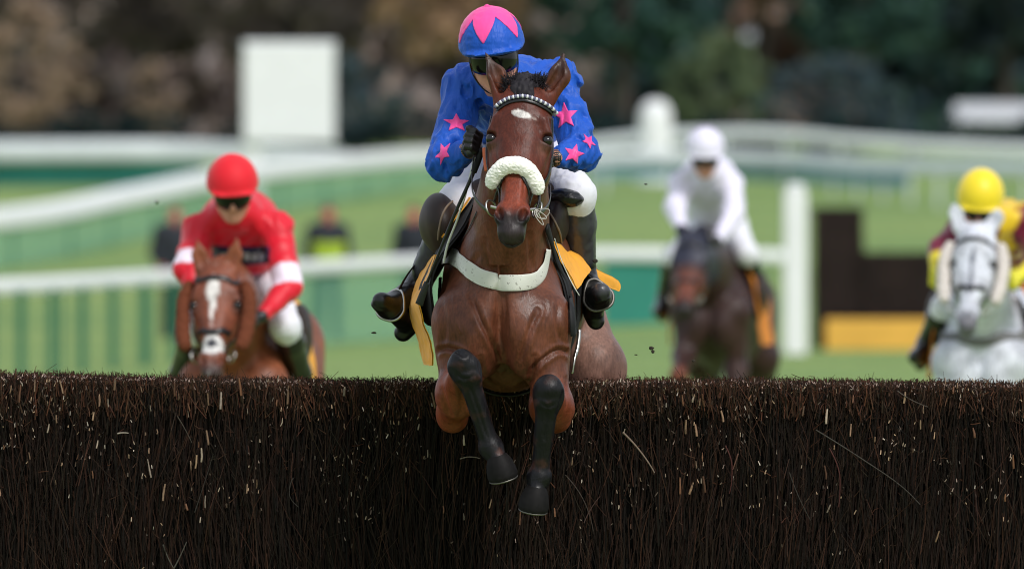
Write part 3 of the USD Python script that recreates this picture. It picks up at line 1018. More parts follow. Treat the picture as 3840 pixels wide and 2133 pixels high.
for g in (-1, 1):
    e = trimesh.creation.icosphere(3, .0205)
    e.apply_translation(hh(.203, g * .1005, -.039))
    lead.part("eye", e, M["eye"])
for q in LEG:
    horn, shoe = hoof(q["pa"], q["toe"] - q["pa"], V3(0, -1, .15))
    hp = lead.part("hoof", horn, M["horn"], smooth=40)
    lead.part("shoe", shoe, M["iron"], parent=hp)
for q in HIND:
    horn, shoe = hoof(q[2], q[3] - q[2], V3(0, -.8, -.6))
    hp = lead.part("hoof", horn, M["horn"], smooth=40)
    lead.part("shoe", shoe, M["iron"], parent=hp)

# hair
rng = np.random.default_rng(7)
mf = Field()
crest = [P_ + hU * .02 + hW * .005, P_ - hW * .06 + hU * -.055, nb[4] + fr.Z * .105 - fr.F * .03, nb[2] + fr.Z * .16 - fr.F * .09, fr.P(-.42, 0, 2.11)]
cc = curve(crest, 24)
for i in range(23):
    mf.bone(cc[i], cc[i + 1], .033, .033, .02, fr.L, .75)
mf.ell(W(1968, 338, 41.21), V3(.070, .05, .036), None, .02)
mf.ell(W(1937, 326, 41.24), V3(.035, .05, .040), None, .02)
mf.ell(W(2003, 320, 41.24), V3(.035, .05, .040), None, .02)
mf.bone(W(1960, 330, 41.17), W(1962, 366, 41.12), .05, .03, .02, V3(0, 1, 0), .4)
mf.warp = lambda p: (meshkit.fbm(p * np.array([90, 60, 30.0]), 3, 2) - .5) * .02
mp = mf.mesh(.006)
roots, dirs = [], []
for i in range(1500):
    u = rng.uniform(0, 1)
    p = W(1893 + u * 152, rng.uniform(292, 358), 41.17 + rng.uniform(-.01, .06))
    roots.append(p)
    dirs.append(V3((u - .5) * .7, .1, .9) if rng.random() < .8 else V3((u - .5) * .5, -.6, .2))
fl = strands(rng, roots, dirs, .030, 1, .0018, .25, .25)
lead.part("mane", cat_meshes([mp, fl]), M["hair"], label="dark pulled mane standing up between the ears")
tf = Field()
tc = curve([fr.P(-1.66, 0, 1.88), fr.P(-1.84, 0, 1.92), fr.P(-2.05, 0, 1.86), fr.P(-2.2, 0, 1.45), fr.P(-2.25, 0, 1.2)], 10)
for i in range(9):
    tf.bone(tc[i], tc[i + 1], .035 + .04 * math.sin(i / 9 * 3), .035 + .04 * math.sin((i + 1) / 9 * 3) * .9, .03)
tf.warp = lambda p: (meshkit.fbm(p * np.array([60, 60, 8.0]), 3, 5) - .5) * .05
lead.part("tail", tf.mesh(.014), M["hair"])

# bridle
br = lead.holder("bridle")
bq = [(1866, 408), (1890, 386), (1925, 371), (1959, 367), (2000, 376), (2040, 396), (2076, 424)]
lead.part("browband", strap(HB, [(x, y + 7) for x, y in bq], .021, .005, .25, 60), M["black_leather"], parent=br)
c = curve(bq, 31)
bp = HB.hit(c[:, 0], c[:, 1])
bg = HB.grad(bp)
for i in range(30):
    a, b = bp[i] + bg[i] * .0125, bp[i + 1] + bg[i + 1] * .0125
    m_ = (a + b) / 2
    bead = tube(np.array([a + (m_ - a) * .08, m_, b + (m_ - b) * .08]), [.0062, .0078, .0062], 7)
    lead.part("bead", bead, M["bead_white" if i % 2 else "bead_dark"], parent=br)
nf = Field()
arch = []
for th in np.linspace(-1.22, 1.22, 15):
    arch.append(hh(.346 + (.088 if th > 0 else .06) * (1 - math.cos(th)), math.sin(th) * .089 - .002, .016 - .10 * (1 - math.cos(th))))
for i in range(14):
    nf.bone(arch[i], arch[i + 1], .0252, .0252, .015)
nf.warp = lambda p: (meshkit.fbm(p * 190.0, 2, 11) - .5) * .0085 + (meshkit.fbm(p * 45.0, 2, 12) - .5) * .005
nm_ = nf.mesh(.0032)
lead.part("noseband", nm_, M["fleece"], parent=br, label="thick white sheepskin noseband")
for pts in ([(1893, 655), (1880, 690), (1862, 730), (1853, 765)], [(1953, 655), (1972, 690), (1982, 730)], [(1893, 657), (1910, 648), (1935, 648), (1953, 656)]):
    lead.part("drop_strap", strap(HB, pts, .011, .003, .3, 30), M["black_leather"], parent=br)
for g in (-1, 1):
    c = curve([hh(.09, g * .105, -.06), hh(.15, g * .115, -.095), hh(.22, g * .122, -.115), hh(.30, g * .112, -.115), hh(.38, g * .09, -.10), hh(.46, g * .07, -.085)], 50)
    p = HB.onto(c, .005)
    for _ in range(4):
        p[1:-1] = (p[:-2] + 2 * p[1:-1] + p[2:]) / 4
    lead.part("cheek_strap", tube(p, .0085, 8, flat=(HB.grad(p), .3)), M["black_leather"], parent=br)
    o = hh(.475, g * .082, -.085)
    a = np.linspace(0, 2 * np.pi, 28, endpoint=False)
    ring = o + hU * np.cos(a)[:, None] * .030 + (hW * .75 + hV * g * .6) * np.sin(a)[:, None] * .030
    lead.part("bit_ring", tube(ring, .0038, 8, closed=True), M["steel"], parent=br)
for kk in range(3):
    b = hh(.49, .082, -.07)
    t = np.linspace(0, 1, 24)[:, None]
    e_ = hV * (.018 + .012 * kk) + hU * (.055 - .015 * kk)
    loop = b + e_ * np.sin(t * np.pi) + (hV * .016 - hU * .012 * (kk - 1) + hW * .012 * (kk - 1)) * np.sin(t * 2 * np.pi) + hW * .012
    lead.part("lip_cord", tube(loop, .0014, 6), M["cord"], parent=br)
lead.part("bit_guard", tube(curve([hh(.40, .085, -.08), hh(.44, .088, -.075), hh(.50, .078, -.075)], 12), .014, 8, flat=(np.repeat(hV[None], 12, 0), .4)), M["black_leather"], parent=br)
lead.part("bit", tube(np.array([hh(.475, -.085, -.075), hh(.49, 0, -.085), hh(.475, .085, -.075)]), .007, 8), M["steel"], parent=br)
hl, hr_ = W(1783, 545, 41.36), W(2030, 600, 41.42)
for g, hand in ((-1, hl), (1, hr_)):
    o = hh(.485, g * .095, -.085)
    r0 = curve([o, (o + hand) / 2 + V3(g * .035, .02, -.03), hand + V3(0, 0, -.01)], 24)
    lead.part("rein", tube(r0, .0085, 8, flat=(np.repeat(V3(1, 0, 0)[None], 24, 0), .3)), M["black_leather"])
lead.part("rein_grip", tube(curve([W(1820, 556, 41.26), W(1823, 600, 41.22), W(1828, 640, 41.18)], 10), .012, 8, flat=(np.repeat(V3(0, -1, 0)[None], 10, 0), .3)), M["tan_leather"], label="orange rubber grip of the rein beside the glove")
rl = curve([hl + V3(.0, .0, -.02), W(1745, 730, 41.42), W(1717, 817, 41.45), W(1675, 930, 41.5), W(1664, 985, 41.53)], 30)
lead.part("rein", tube(rl, .0042, 6), M["white_web"], label="pale loose loop of rein along the saddle flap")

# breast girth and its strap over the neck
bgm = [(1655, 962), (1700, 960), (1735, 985), (1775, 1020), (1830, 1047), (1895, 1060), (1960, 1058), (2010, 1042), (2036, 1008), (2045, 970), (2050, 935)]
c = curve(bgm, 90)
p = HB.hit(c[:, 0], c[:, 1])
for _ in range(12):
    p[1:-1] = (p[:-2] + 2 * p[1:-1] + p[2:]) / 4
p = HB.onto(p, .006)
for _ in range(3):
    p[1:-1] = (p[:-2] + 2 * p[1:-1] + p[2:]) / 4
p += HB.grad(p) * .002
gl_ = HB.grad(p)
back_l = [p[0] + (-fr.F * .12 - fr.L * .02) * k for k in (1, .5)]
back_r = [p[-1] + (-fr.F * .16 + fr.Z * .02) * k for k in (.5, 1)]
pp = np.vstack([HB.onto(np.array(back_l), .008), p])
lead.part("breast_girth", tube(pp, .0305, 12, flat=(HB.grad(pp), .14)), M["white_web"], label="white elastic breast girth flecked with mud")
rng = np.random.default_rng(3)
lead.part("neck_strap", strap(HB, [(1790, 795), (1765, 850), (1730, 915), (1695, 985)], .009, .004, .35, 40), M["black_leather"])

# saddle, pad and cloth
sd_f = Field()
for g, cx, cy, k in ((-1, 1662, 848, 1.0), (1, 2072, 850, .62)):
    c0 = W(cx, cy, 41.86)
    sd_f.ell(c0, V3(.078 * k, .16, .125), (unit(V3(1, 0, g * -.25)), V3(0, 1, 0), unit(V3(g * .25, 0, 1))), .03)
    sd_f.bone(W(cx - g * 60 * k, cy - 95, 41.95), c0, .05, .07 * k + .01, .04)
sd_f.bone(fr.P(-.45, -.12, 2.10), fr.P(-.45, .12, 2.10), .06, .06, .03)
sd_f.bone(fr.P(-.5, 0, 2.12), fr.P(-.88, 0, 2.12), .07, .06, .04, fr.L, 2.2)
lead.part("saddle", sd_f.mesh(.007), M["brown_leather"], label="small brown racing saddle with forward flaps")
seam = sd_f.hit(*np.array(curve([(1712, 745), (1672, 780), (1652, 830), (1643, 900)], 24)).T, off=.001)
lead.part("saddle_piping", tube(seam, .0042, 6), mat("worn_piping", C(126, 108, 90), rough=.6))
seam = sd_f.hit(*np.array(curve([(2062, 800), (2085, 840), (2103, 890), (2106, 930)], 24)).T, off=.001)
lead.part("saddle_piping", tube(seam, .0042, 6), "/World/Looks/worn_piping")


def ruled(front, back, rows, cols, wave, seed, thick=.006):
    a, b = curve(front, rows), curve(back, rows)
    t = np.linspace(0, 1, cols)[None, :, None]
    g = a[:, None] * (1 - t) + b[:, None] * t
    n = meshkit.fbm(g * 14.0, 3, seed) - .5
    g[..., 0] += n * wave
    g[..., 2] += (meshkit.fbm(g * 10.0, 2, seed + 1) - .5) * wave * .6
    return sheet(g, thick)


YB = 42.05
cl = [ruled([W(1632, 955, 41.62), W(1600, 1060, 41.62), W(1570, 1140, 41.62), W(1592, 1210, 41.66), W(1616, 1300, 41.7), W(1620, 1372, 41.74)],
            [W(1616, 966, YB), W(1558, 1075, YB), W(1536, 1146, YB), W(1552, 1225, YB), W(1572, 1300, YB), W(1590, 1366, YB)], 50, 30, .022, 21),
      ruled([W(1764, 742, 41.74), W(1712, 815, 41.72), W(1655, 890, 41.70)], [W(1757, 738, 41.9), W(1704, 808, 41.9), W(1645, 884, 41.9)], 24, 14, .008, 22)]
cr = ruled([W(2076, 905, 41.66), W(2108, 980, 41.66), W(2146, 1056, 41.72), W(2160, 1085, 41.72)],
           [W(2125, 935, 41.98), W(2165, 950, 41.98), W(2200, 990, 41.98), W(2216, 1012, 41.98)], 40, 40, .02, 25)
cr2 = ruled([W(2186, 985, 42.02), W(2190, 1015, 42.02), W(2194, 1045, 42.02)], [W(2316, 1050, 42.26), W(2326, 1070, 42.27), W(2320, 1092, 42.26)], 14, 26, .014, 27)
cr3 = ruled([W(2040, 850, 41.78), W(2062, 880, 41.76), W(2076, 905, 41.74)], [W(2046, 846, 41.9), W(2066, 874, 41.9), W(2080, 900, 41.9)], 14, 10, .006, 28)
lead.part("saddle_cloth", cl[1], M["yellow_cloth"], label="narrow strip of yellow cloth beside the saddle flap")
lead.part("saddle_cloth", cl[0], M["yellow_cloth"], label="yellow saddle cloth flapping beside the horse's right shoulder")
lead.part("saddle_cloth", cr3, M["yellow_cloth"], label="strip of yellow cloth under the saddle's front")
lead.part("saddle_cloth", cr2, M["yellow_cloth"], label="corner of yellow cloth sticking out behind the left boot")
lead.part("saddle_cloth", cr, M["yellow_cloth"], label="yellow saddle cloth blown open beside the horse's left shoulder")
pl = ruled([W(1790, 745, 41.66), W(1745, 835, 41.60), W(1690, 915, 41.56), W(1655, 960, 41.55), W(1618, 1075, 41.57), W(1622, 1160, 41.6), W(1640, 1230, 41.62)],
           [W(1772, 742, 41.86), W(1715, 820, 41.82), W(1652, 910, 41.8), W(1628, 968, 41.78), W(1572, 1110, 41.8), W(1572, 1150, 41.8), W(1605, 1215, 41.85)], 60, 24, .01, 31, .01)
pr = ruled([W(2038, 838, 41.7), W(2056, 905, 41.62), W(2066, 960, 41.6), W(2110, 1060, 41.6), W(2132, 1150, 41.6), W(2138, 1260, 41.62)],
           [W(2052, 850, 41.85), W(2076, 910, 41.82), W(2098, 970, 41.8), W(2152, 1072, 41.8), W(2156, 1150, 41.82), W(2158, 1250, 41.85)], 60, 24, .008, 33, .01)
lead.part("saddle_pad", pl, M["black_cloth"])
lead.part("saddle_pad", pr, M["black_cloth"])
lead.part("pad_edge", strap(HB, [(2040, 850), (2056, 905), (2068, 955), (2092, 1015), (2120, 1085), (2134, 1160), (2138, 1250)], .034, .012, .4, 60), M["black_cloth"])
lead.part("pad_piping", strap(HB, [(2058, 895), (2086, 985), (2128, 1075), (2150, 1110)], .006, .022, .6, 40), M["white_web"])
lead.part("girth_buckle", cat_meshes([tube(curve([W(2172, 1236, 41.9), W(2166, 1300, 41.88), W(2154, 1340, 41.86)], 12), .008, 8), tube(curve([W(2160, 1320, 41.86), W(2150, 1372, 41.84), W(2146, 1400, 41.84)], 12), .005, 6)]), M["steel"])
gp = [fr.P(-.5, .29 * math.sin(a), 1.70 - .33 * math.cos(a)) for a in np.linspace(-1.9, 1.9, 40)]
gp = HB.onto(np.array(gp), .008)
lead.part("girth", tube(gp, .05, 12, flat=(HB.grad(gp), .12)), M["black_cloth"])

# ================================================================== ITS RIDER
J = person_joints(
    head=W(1848, 196, 41.50), look=V3(.06, -1, -.16), crown=V3(-.13, -.22, 1), hs=1.0,
    neck=W(1895, 322, 41.66), chest=W(1945, 372, 41.92), waist=W(1945, 432, 42.14), pelvis=W(1945, 500, 42.3),
    shoulder=[W(1748, 330, 41.74), W(2092, 308, 41.76)],
    elbow=[W(1672, 606, 41.56), W(2178, 570, 41.58)],
    wrist=[W(1752, 566, 41.42), W(2092, 592, 41.44)],
    hand=[hl, hr_],
    knuckle=[V3(.35, -1, .35), V3(-.35, -1, .1)], thumb=[V3(.35, .25, 1), V3(-.3, .25, 1)],
    hip=[W(1862, 530, 42.28), W(2030, 530, 42.28)],
    knee=[W(1716, 765, 41.88), W(2158, 730, 41.88)],
    ankle=[W(1568, 1072, 42.13), W(2188, 1042, 42.08)],
    heel=[W(1530, 1222, 42.15), W(2226, 1172, 42.1)],
    toe=[W(1430, 1128, 41.93), W(2255, 1094, 41.86)])
rider = Thing("person", "jockey in blue silks with pink stars crouching over the leaping bay", "person", J["pelvis"])
B, S, T, boots, gl, hdm = person_fields(J, .012, 4, .015)
rider.part("body", B.mesh(.006), M["skin"])
rider.part("breeches", T.mesh(.007), M["white_breeches"])
jk = rider.part("jacket", S.mesh(.006), M["blue_silk"], label="bright blue silk jacket")


def star_pts(cx, cy, R, r, rot, sx=1.0, sy=1.0, shear=0.0):
    o = []
    for i in range(10):
        a = rot + i * math.pi / 5
        k = R if i % 2 == 0 else r
        x, y = k * math.sin(a) * sx, -k * math.cos(a) * sy
        o.append((cx + x + shear * y, cy + y))
    return o


for s in (star_pts(1712, 462, 50, 22, .05, 1.0, .72, .1), star_pts(1662, 575, 46, 20, .6, .62, 1.0, -.25), star_pts(2120, 436, 52, 22, -.1, .95, 1.0),
          star_pts(2152, 578, 44, 20, .28, .9, .9), star_pts(2208, 530, 30, 13, .9, .8, 1.0, .4)):
    rider.part("star", decal(S, s, .0018, 4, far=43), M["pink_silk"], parent=jk)
HF, ho, hsd, hfd, hud = helmet_field(J["head"], J["look"], J["crown"], 1.0)
HF.warp = wrinkle(.0022, 30.0, 17, [(ho - hud * .02, .07)], (1, 1, 2.2))
hm = HF.mesh(.0045)
hp = rider.part("helmet", hm, M["blue_silk"], label="blue helmet cover with a pink star on its crown")
# the pink star of eight points on the crown
N1, N2 = 28, 192
ang = np.linspace(0, 2 * np.pi, N2, endpoint=False)
saw = np.abs(((ang - .25) * 6 / (2 * np.pi) + .5) % 1 * 2 - 1)
lim = 1.42 - .76 * saw
g = []
for i in range(N1):
    th = lim * (i / (N1 - 1)) + .02
    d = hud[None] * np.cos(th)[:, None] + (hfd[None] * np.cos(ang)[:, None] + hsd[None] * np.sin(ang)[:, None]) * np.sin(th)[:, None]
    g.append(ho + d * .14)
g = np.array(g)
pg = HF.onto(g.reshape(-1, 3), .0028, 30)
nn = HF.grad(pg)
vv = np.vstack([pg, pg - nn * .004])
i, j = np.meshgrid(np.arange(N1 - 1), np.arange(N2), indexing="ij")
j2 = (j + 1) % N2
q = np.stack([i * N2 + j, i * N2 + j2, (i + 1) * N2 + j2, (i + 1) * N2 + j], -1).reshape(-1, 4)
k = np.arange(N2)
e = (N1 - 1) * N2
mm = N1 * N2
rim = np.stack([e + k, e + (k + 1) % N2, e + (k + 1) % N2 + mm, e + k + mm], 1)
fq = tri4(np.vstack([q, rim]))
a_, b_, c_ = vv[fq[0]]
if np.cross(b_ - a_, c_ - a_) @ nn[fq[0, 0]] < 0:
    fq = fq[:, ::-1]
rider.part("crown_star", (vv, fq), M["pink_silk"], parent=hp)
lens, band = goggles(hdm, 1.0)
gg = rider.part("goggles", lens, M["glass_dark"])
rider.part("strap", band, M["black_cloth"], parent=gg)
cs = np.array([hdm[0](x, y, z) for x, y, z in ((-.088, -.005, .02), (-.086, .0, -.03), (-.07, .02, -.075), (-.03, .05, -.115), (0, .06, -.122), (.03, .05, -.115), (.07, .02, -.075), (.086, 0, -.03), (.088, -.005, .02))])
rider.part("chin_strap", tube(curve(cs, 40), .008, 8, flat=(curve(cs, 40) - hdm[0](0, 0, -.03), .3)), M["black_cloth"])
for i in (0, 1):
    bm = boots[i].mesh(.006)
    kn, an = J["knee"][i], J["ankle"][i]
    tt = (bm[0] - kn) @ unit(an - kn) / np.linalg.norm(an - kn)
    rider.part("boot", bm, M["boot_tint"], col=mixc(np.repeat(C(60, 60, 66)[None], len(tt), 0), smooth01(tt, .74, .84), C(14, 14, 15)))
    rider.part("glove", gl[i].mesh(.0045), M["black_leather"])
    # the dark leather cuff turned down below the knee
    cu = Field()
    sg = -1 if i == 0 else 1
    if i:
        cu.ell(W(2122, 742, 41.80), V3(.066, .05, .034), (unit(V3(1, 0, -.12)), V3(0, 1, 0), unit(V3(.12, 0, 1))), .01)
        cu.warp = wrinkle(.006, 30.0, 61, (), (1, 1, 2))
        rider.part("boot_cuff", cu.mesh(.005), M["black_leather"])

# stirrups hang from the saddle, so they belong to the horse
for i, (ct, ax1, ax2) in enumerate((((1494, 1150), V3(-.75, -.1, .62), V3(.45, -.75, .3)), ((2240, 1112), V3(.8, -.05, .55), V3(-.4, -.75, .3)))):
    o = W(*ct, 41.98) if i == 0 else W(*ct, 41.96)
    a = np.linspace(0, 2 * np.pi, 40, endpoint=False)
    an, to, he = J["ankle"][i], J["toe"][i], J["heel"][i]
    ft = unit(to - he)
    side = unit(np.cross(ft, an - he))
    upv = np.cross(side, ft)
    if upv @ (an - he) < 0:
        upv = -upv
    ball = to + (an - to) * .30 + (he - an) * .25
    w, h = .056, .072
    x = np.sign(np.cos(a)) * np.abs(np.cos(a)) ** .7 * w * np.where(np.sin(a) > 0, 1 - .45 * np.sin(a), 1.0)
    y = np.where(np.sin(a) > 0, np.sin(a) * h, np.sin(a) * .05)
    ring = ball + side * x[:, None] + upv * y[:, None] - ft * .01
    lead.part("stirrup", tube(ring, .0058, 8, closed=True), M["steel" if i == 0 else "iron"])
    lt = curve([ball + upv * h - ft * .01, ball + upv * h * 1.6 - ft * .02 + V3(.03 if i == 0 else -.03, .02, .05), fr.P(-.55, -.27 if i == 0 else .27, 1.93)], 20)
    lead.part("stirrup_leather", tube(lt, .011, 8, flat=(np.repeat(fr.L[None], 20, 0), .25)), M["black_leather"])

# the whip in the right glove
whip = Thing("whip", "long black whip slanting down from the blue jockey's right glove", "whip", hl)
wp = curve([W(1806, 560, 41.33), W(1790, 610, 41.335), W(1700, 815, 41.37), W(1640, 965, 41.42), W(1600, 1062, 41.46)], 50)
whip.part("shaft", tube(wp, np.linspace(.0078, .0052, 50), 8), M["black_leather"])
whip.part("grip", tube(wp[:9], np.linspace(.0125, .0112, 9), 10), M["black_cloth"])
wf = curve([W(1602, 1058, 41.458), W(1590, 1090, 41.465), W(1572, 1142, 41.48)], 14)
whip.part("flap", tube(wf, np.linspace(.012, .017, 14), 8, flat=(np.repeat(V3(.4, 1, 0)[None], 14, 0), .3)), M["black_leather"])
# ================================================================== THE BRUSH FENCE the bay is jumping
def rods(rng, p0, p1, r0, r1, bend, sides=3, seg=2):
    """Many tapering twigs at once: (vertices, faces, twig index per vertex)."""
    n = len(p0)
    t = np.linspace(0, 1, seg + 1)
    ax = p1 - p0
    ax = ax / (np.linalg.norm(ax, axis=1, keepdims=True) + 1e-9)
    ref = np.where(np.abs(ax[:, 2:]) < .9, V3(0, 0, 1)[None], V3(1, 0, 0)[None])
    a = np.cross(ax, ref)
    a /= np.linalg.norm(a, axis=1, keepdims=True)
    b = np.cross(ax, a)
    ph = rng.uniform(0, 6.28, n)
    cen = p0[:, None] * (1 - t)[None, :, None] + p1[:, None] * t[None, :, None] + (a * (bend * np.cos(ph))[:, None] + b * (bend * np.sin(ph))[:, None])[:, None] * (4 * t * (1 - t))[None, :, None]
    rr = r0[:, None] * (1 - t) + r1[:, None] * t
    ang = np.arange(sides) * 2 * np.pi / sides
    v = cen[:, :, None] + rr[:, :, None, None] * (np.cos(ang)[None, None, :, None] * a[:, None, None] + np.sin(ang)[None, None, :, None] * b[:, None, None])
    per = (seg + 1) * sides
    base = []
    for i in range(seg):
        for j in range(sides):
            k = (j + 1) % sides
            base += [(i * sides + j, i * sides + k, (i + 1) * sides + k), (i * sides + j, (i + 1) * sides + k, (i + 1) * sides + j)]
    if sides == 3:
        base += [(seg * sides, seg * sides + 1, seg * sides + 2), (0, 2, 1)]
    f = (np.array(base)[None] + (np.arange(n) * per)[:, None, None]).reshape(-1, 3)
    return v.reshape(-1, 3), f, np.repeat(np.arange(n), per)


FY, FB, FT = 42.12, 43.02, 1.420
FX = 3.3
fence = Thing("brush_fence", "wide dark birch brush fence with a level clipped top across the foreground", "fence", (0, 42.5, 0))
M["birch"] = mat("birch_brush", tint=True, rough=.7, spec=.14)
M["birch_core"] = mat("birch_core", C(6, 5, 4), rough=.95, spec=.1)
M["cut_wood"] = mat("cut_wood", tint=True, rough=.6, spec=.3, mottle=.25, mscale=90)
rng = np.random.default_rng(11)
topz = lambda x: FT + .006 * np.sin(x * 2.1) - .008 * x + .010 * (meshkit.noise(np.stack([x * 1.7, x * 0, x * 0], -1), 4) - .5)   # noqa: E731
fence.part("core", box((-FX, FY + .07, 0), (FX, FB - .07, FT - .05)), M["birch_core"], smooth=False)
V_, F_, K_, nv = [], [], [], 0


def twigs(n, x, y, z0, L, lean, r, bend, col):
    global nv
    ang = rng.uniform(0, 6.28, n)
    s = np.abs(rng.normal(0, lean, n))
    drift = (meshkit.fbm(np.stack([x * 2.6, y * 0, z0 * 2.0], -1), 3, 31) - .5) * .5
    d = np.stack([np.cos(ang) * s + drift, np.sin(ang) * s * .5, np.ones(n)], 1)
    d /= np.linalg.norm(d, axis=1, keepdims=True)
    p0 = np.stack([x, y, z0], 1)
    p1 = p0 + d * L[:, None]
    over = p1[:, 2] - topz(p1[:, 0]) - rng.uniform(-.012, .012, n)
    cut = np.where(over > 0, np.clip((L - over / d[:, 2]) / L, .02, 1), 1)
    p1 = p0 + d * (L * cut)[:, None]
    v, f, ix = rods(rng, p0, p1, r, r * rng.uniform(.35, .9, n), bend * L)
    V_.append(v), F_.append(f + nv), K_.append(col[ix])
    nv += len(v)


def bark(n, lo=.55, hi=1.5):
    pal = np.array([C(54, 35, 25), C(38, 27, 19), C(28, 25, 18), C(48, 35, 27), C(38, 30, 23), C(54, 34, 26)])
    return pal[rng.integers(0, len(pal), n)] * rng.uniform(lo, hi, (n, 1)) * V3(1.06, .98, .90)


n = 25000
x = rng.uniform(-FX, FX, n)
dep = np.abs(rng.normal(0, .05, n)) + .09 * np.clip(meshkit.fbm(np.stack([x * 5, x * 0, rng.uniform(0, .9, n)], -1), 3, 6) - .40, 0, 1) * 2
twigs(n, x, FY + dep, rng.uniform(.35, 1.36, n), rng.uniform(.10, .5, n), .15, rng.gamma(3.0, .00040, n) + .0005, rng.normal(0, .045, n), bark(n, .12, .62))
n = 3500
twigs(n, rng.uniform(-FX, FX, n), FY + rng.uniform(-.025, .03, n), rng.uniform(.4, 1.36, n), rng.uniform(.06, .35, n), .42, rng.uniform(.0006, .0015, n), rng.normal(0, .10, n), bark(n, .2, 1.6))
n = 24000                                             # the clipped top, front to back; light on the tips painted as brighter bark
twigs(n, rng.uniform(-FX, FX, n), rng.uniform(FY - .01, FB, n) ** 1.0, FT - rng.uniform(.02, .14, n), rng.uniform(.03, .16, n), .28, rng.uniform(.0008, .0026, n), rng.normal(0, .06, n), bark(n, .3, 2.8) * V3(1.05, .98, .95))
n = 5000                                              # densest along the front edge, light on the tips painted in likewise
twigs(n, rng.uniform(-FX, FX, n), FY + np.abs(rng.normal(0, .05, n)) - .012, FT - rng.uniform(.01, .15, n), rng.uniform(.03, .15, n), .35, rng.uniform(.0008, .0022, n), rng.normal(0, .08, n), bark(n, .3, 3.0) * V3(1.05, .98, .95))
n = 7000                                              # bits lying across the clipped top and caught in the face
x, y = rng.uniform(-FX, FX, n), FY + np.abs(rng.normal(0, .22, n)) - .02
a = rng.uniform(0, 6.28, n)
L = rng.uniform(.008, .05, n)
z = topz(x) + rng.normal(-.012, .010, n)
low = rng.random(n) < .14
y, z = np.where(low, FY - rng.uniform(0, .03, n), y), np.where(low, topz(x) - rng.gamma(1.2, .16, n), z)
d = np.stack([np.cos(a), np.sin(a) * .5, rng.normal(0, .35, n) + np.where(low, .6, 0)], 1) * L[:, None]
p0 = np.stack([x, y, z], 1)
v, f, ix = rods(rng, p0, p0 + d, rng.uniform(.0008, .0018, n), rng.uniform(.0006, .0012, n), rng.normal(0, .004, n))
V_.append(v), F_.append(f + nv), K_.append((bark(n, .35, 2.4) * V3(1.05, .98, .95))[ix])
nv += len(v)
n = 600                                               # loose tips standing above it
x = rng.uniform(-FX, FX, n)
x = np.where(rng.random(n) < .5, x, np.round(x * 2.3) / 2.3 + rng.normal(0, .05, n))
ang = rng.normal(0, .35, n)
hgt = rng.gamma(1.5, .009, n)
p0 = np.stack([x, rng.uniform(FY, FB, n), topz(x) - .02], 1)
p1 = p0 + np.stack([np.sin(ang) * (hgt + .02), rng.normal(0, .01, n), np.cos(ang) * (hgt + .02)], 1)
v, f, ix = rods(rng, p0, p1, rng.uniform(.0008, .0018, n), np.full(n, .0006), rng.normal(0, .004, n))
V_.append(v), F_.append(f + nv), K_.append(bark(n, .6, 1.2)[ix])
nv += len(v)
n = 2200                                               # tiny pale cut ends and chips of bark
x, z = rng.uniform(-2.2, 2.2, n), np.minimum(1.42, .72 + .72 * rng.beta(1.7, .8, n))
keep = meshkit.fbm(np.stack([x * 5, x * 0 + 3, z * 5], -1), 3, 17) + rng.normal(0, .05, n) > .52
x, z = x[keep], z[keep]
n = len(x)
p0 = np.stack([x, FY - rng.uniform(.0, .03, n), z], 1)
p1 = p0 + np.stack([rng.normal(0, .004, n), rng.normal(0, .003, n), rng.uniform(.003, .016, n)], 1)
pal = np.array([C(205, 190, 175), C(170, 150, 130), C(150, 130, 118), C(190, 160, 130)])
v, f, ix = rods(rng, p0, p1, rng.uniform(.0009, .0023, n), rng.uniform(.0006, .0018, n), np.zeros(n))
V_.append(v), F_.append(f + nv), K_.append((pal[rng.integers(0, 4, n)] * rng.uniform(.12, 1.1, (n, 1)) ** 1.8)[ix])
nv += len(v)
n = 1500                                              # pale clipped tips along the top edge, with the light they catch painted in
x = rng.uniform(-2.3, 2.3, n)
p0 = np.stack([x, FY + rng.exponential(.06, n) - .015, topz(x) - rng.exponential(.012, n)], 1)
p1 = p0 + np.stack([rng.normal(0, .004, n), rng.normal(0, .003, n), rng.uniform(.003, .011, n)], 1)
v, f, ix = rods(rng, p0, p1, rng.uniform(.0010, .0022, n), rng.uniform(.0008, .0016, n), np.zeros(n))
V_.append(v), F_.append(f + nv), K_.append((np.array([C(206, 178, 166), C(176, 148, 138), C(150, 124, 116)])[rng.integers(0, 3, n)] * rng.uniform(.3, 1.1, (n, 1)))[ix])
nv += len(v)
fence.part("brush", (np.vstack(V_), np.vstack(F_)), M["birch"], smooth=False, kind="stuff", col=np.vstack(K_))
# cut sticks that show one by one, and stray twigs
spots = [(430, 1440), (58, 1400), (75, 1475), (212, 1570), (372, 1500), (700, 1900), (755, 1705), (735, 1730), (715, 1745), (778, 1640), (655, 1460), (780, 1495), (828, 1502), (350, 1560),
         (560, 1755), (615, 1845), (770, 1880), (2560, 1500), (2600, 1495), (2637, 1500), (2572, 1600), (2610, 1612), (2708, 1560), (2550, 1820), (2592, 1830), (2640, 1815), (3012, 1540), (3100, 1560),
         (3095, 1770), (3190, 1612), (3392, 1490), (3575, 1460), (3652, 1622), (3770, 1865), (3515, 2010), (3800, 1730), (1680, 1580), (1740, 1650), (1950, 1935), (2080, 1920), (2000, 1700), (1625, 1500), (1640, 1540), (230, 1450), (130, 1445), (1080, 1480), (900, 1450), (1290, 1470)]
rng = np.random.default_rng(5)
for i in range(95):
    spots.append((rng.uniform(-60, 3900), 1420 + 640 * rng.beta(.8, 1.9)))
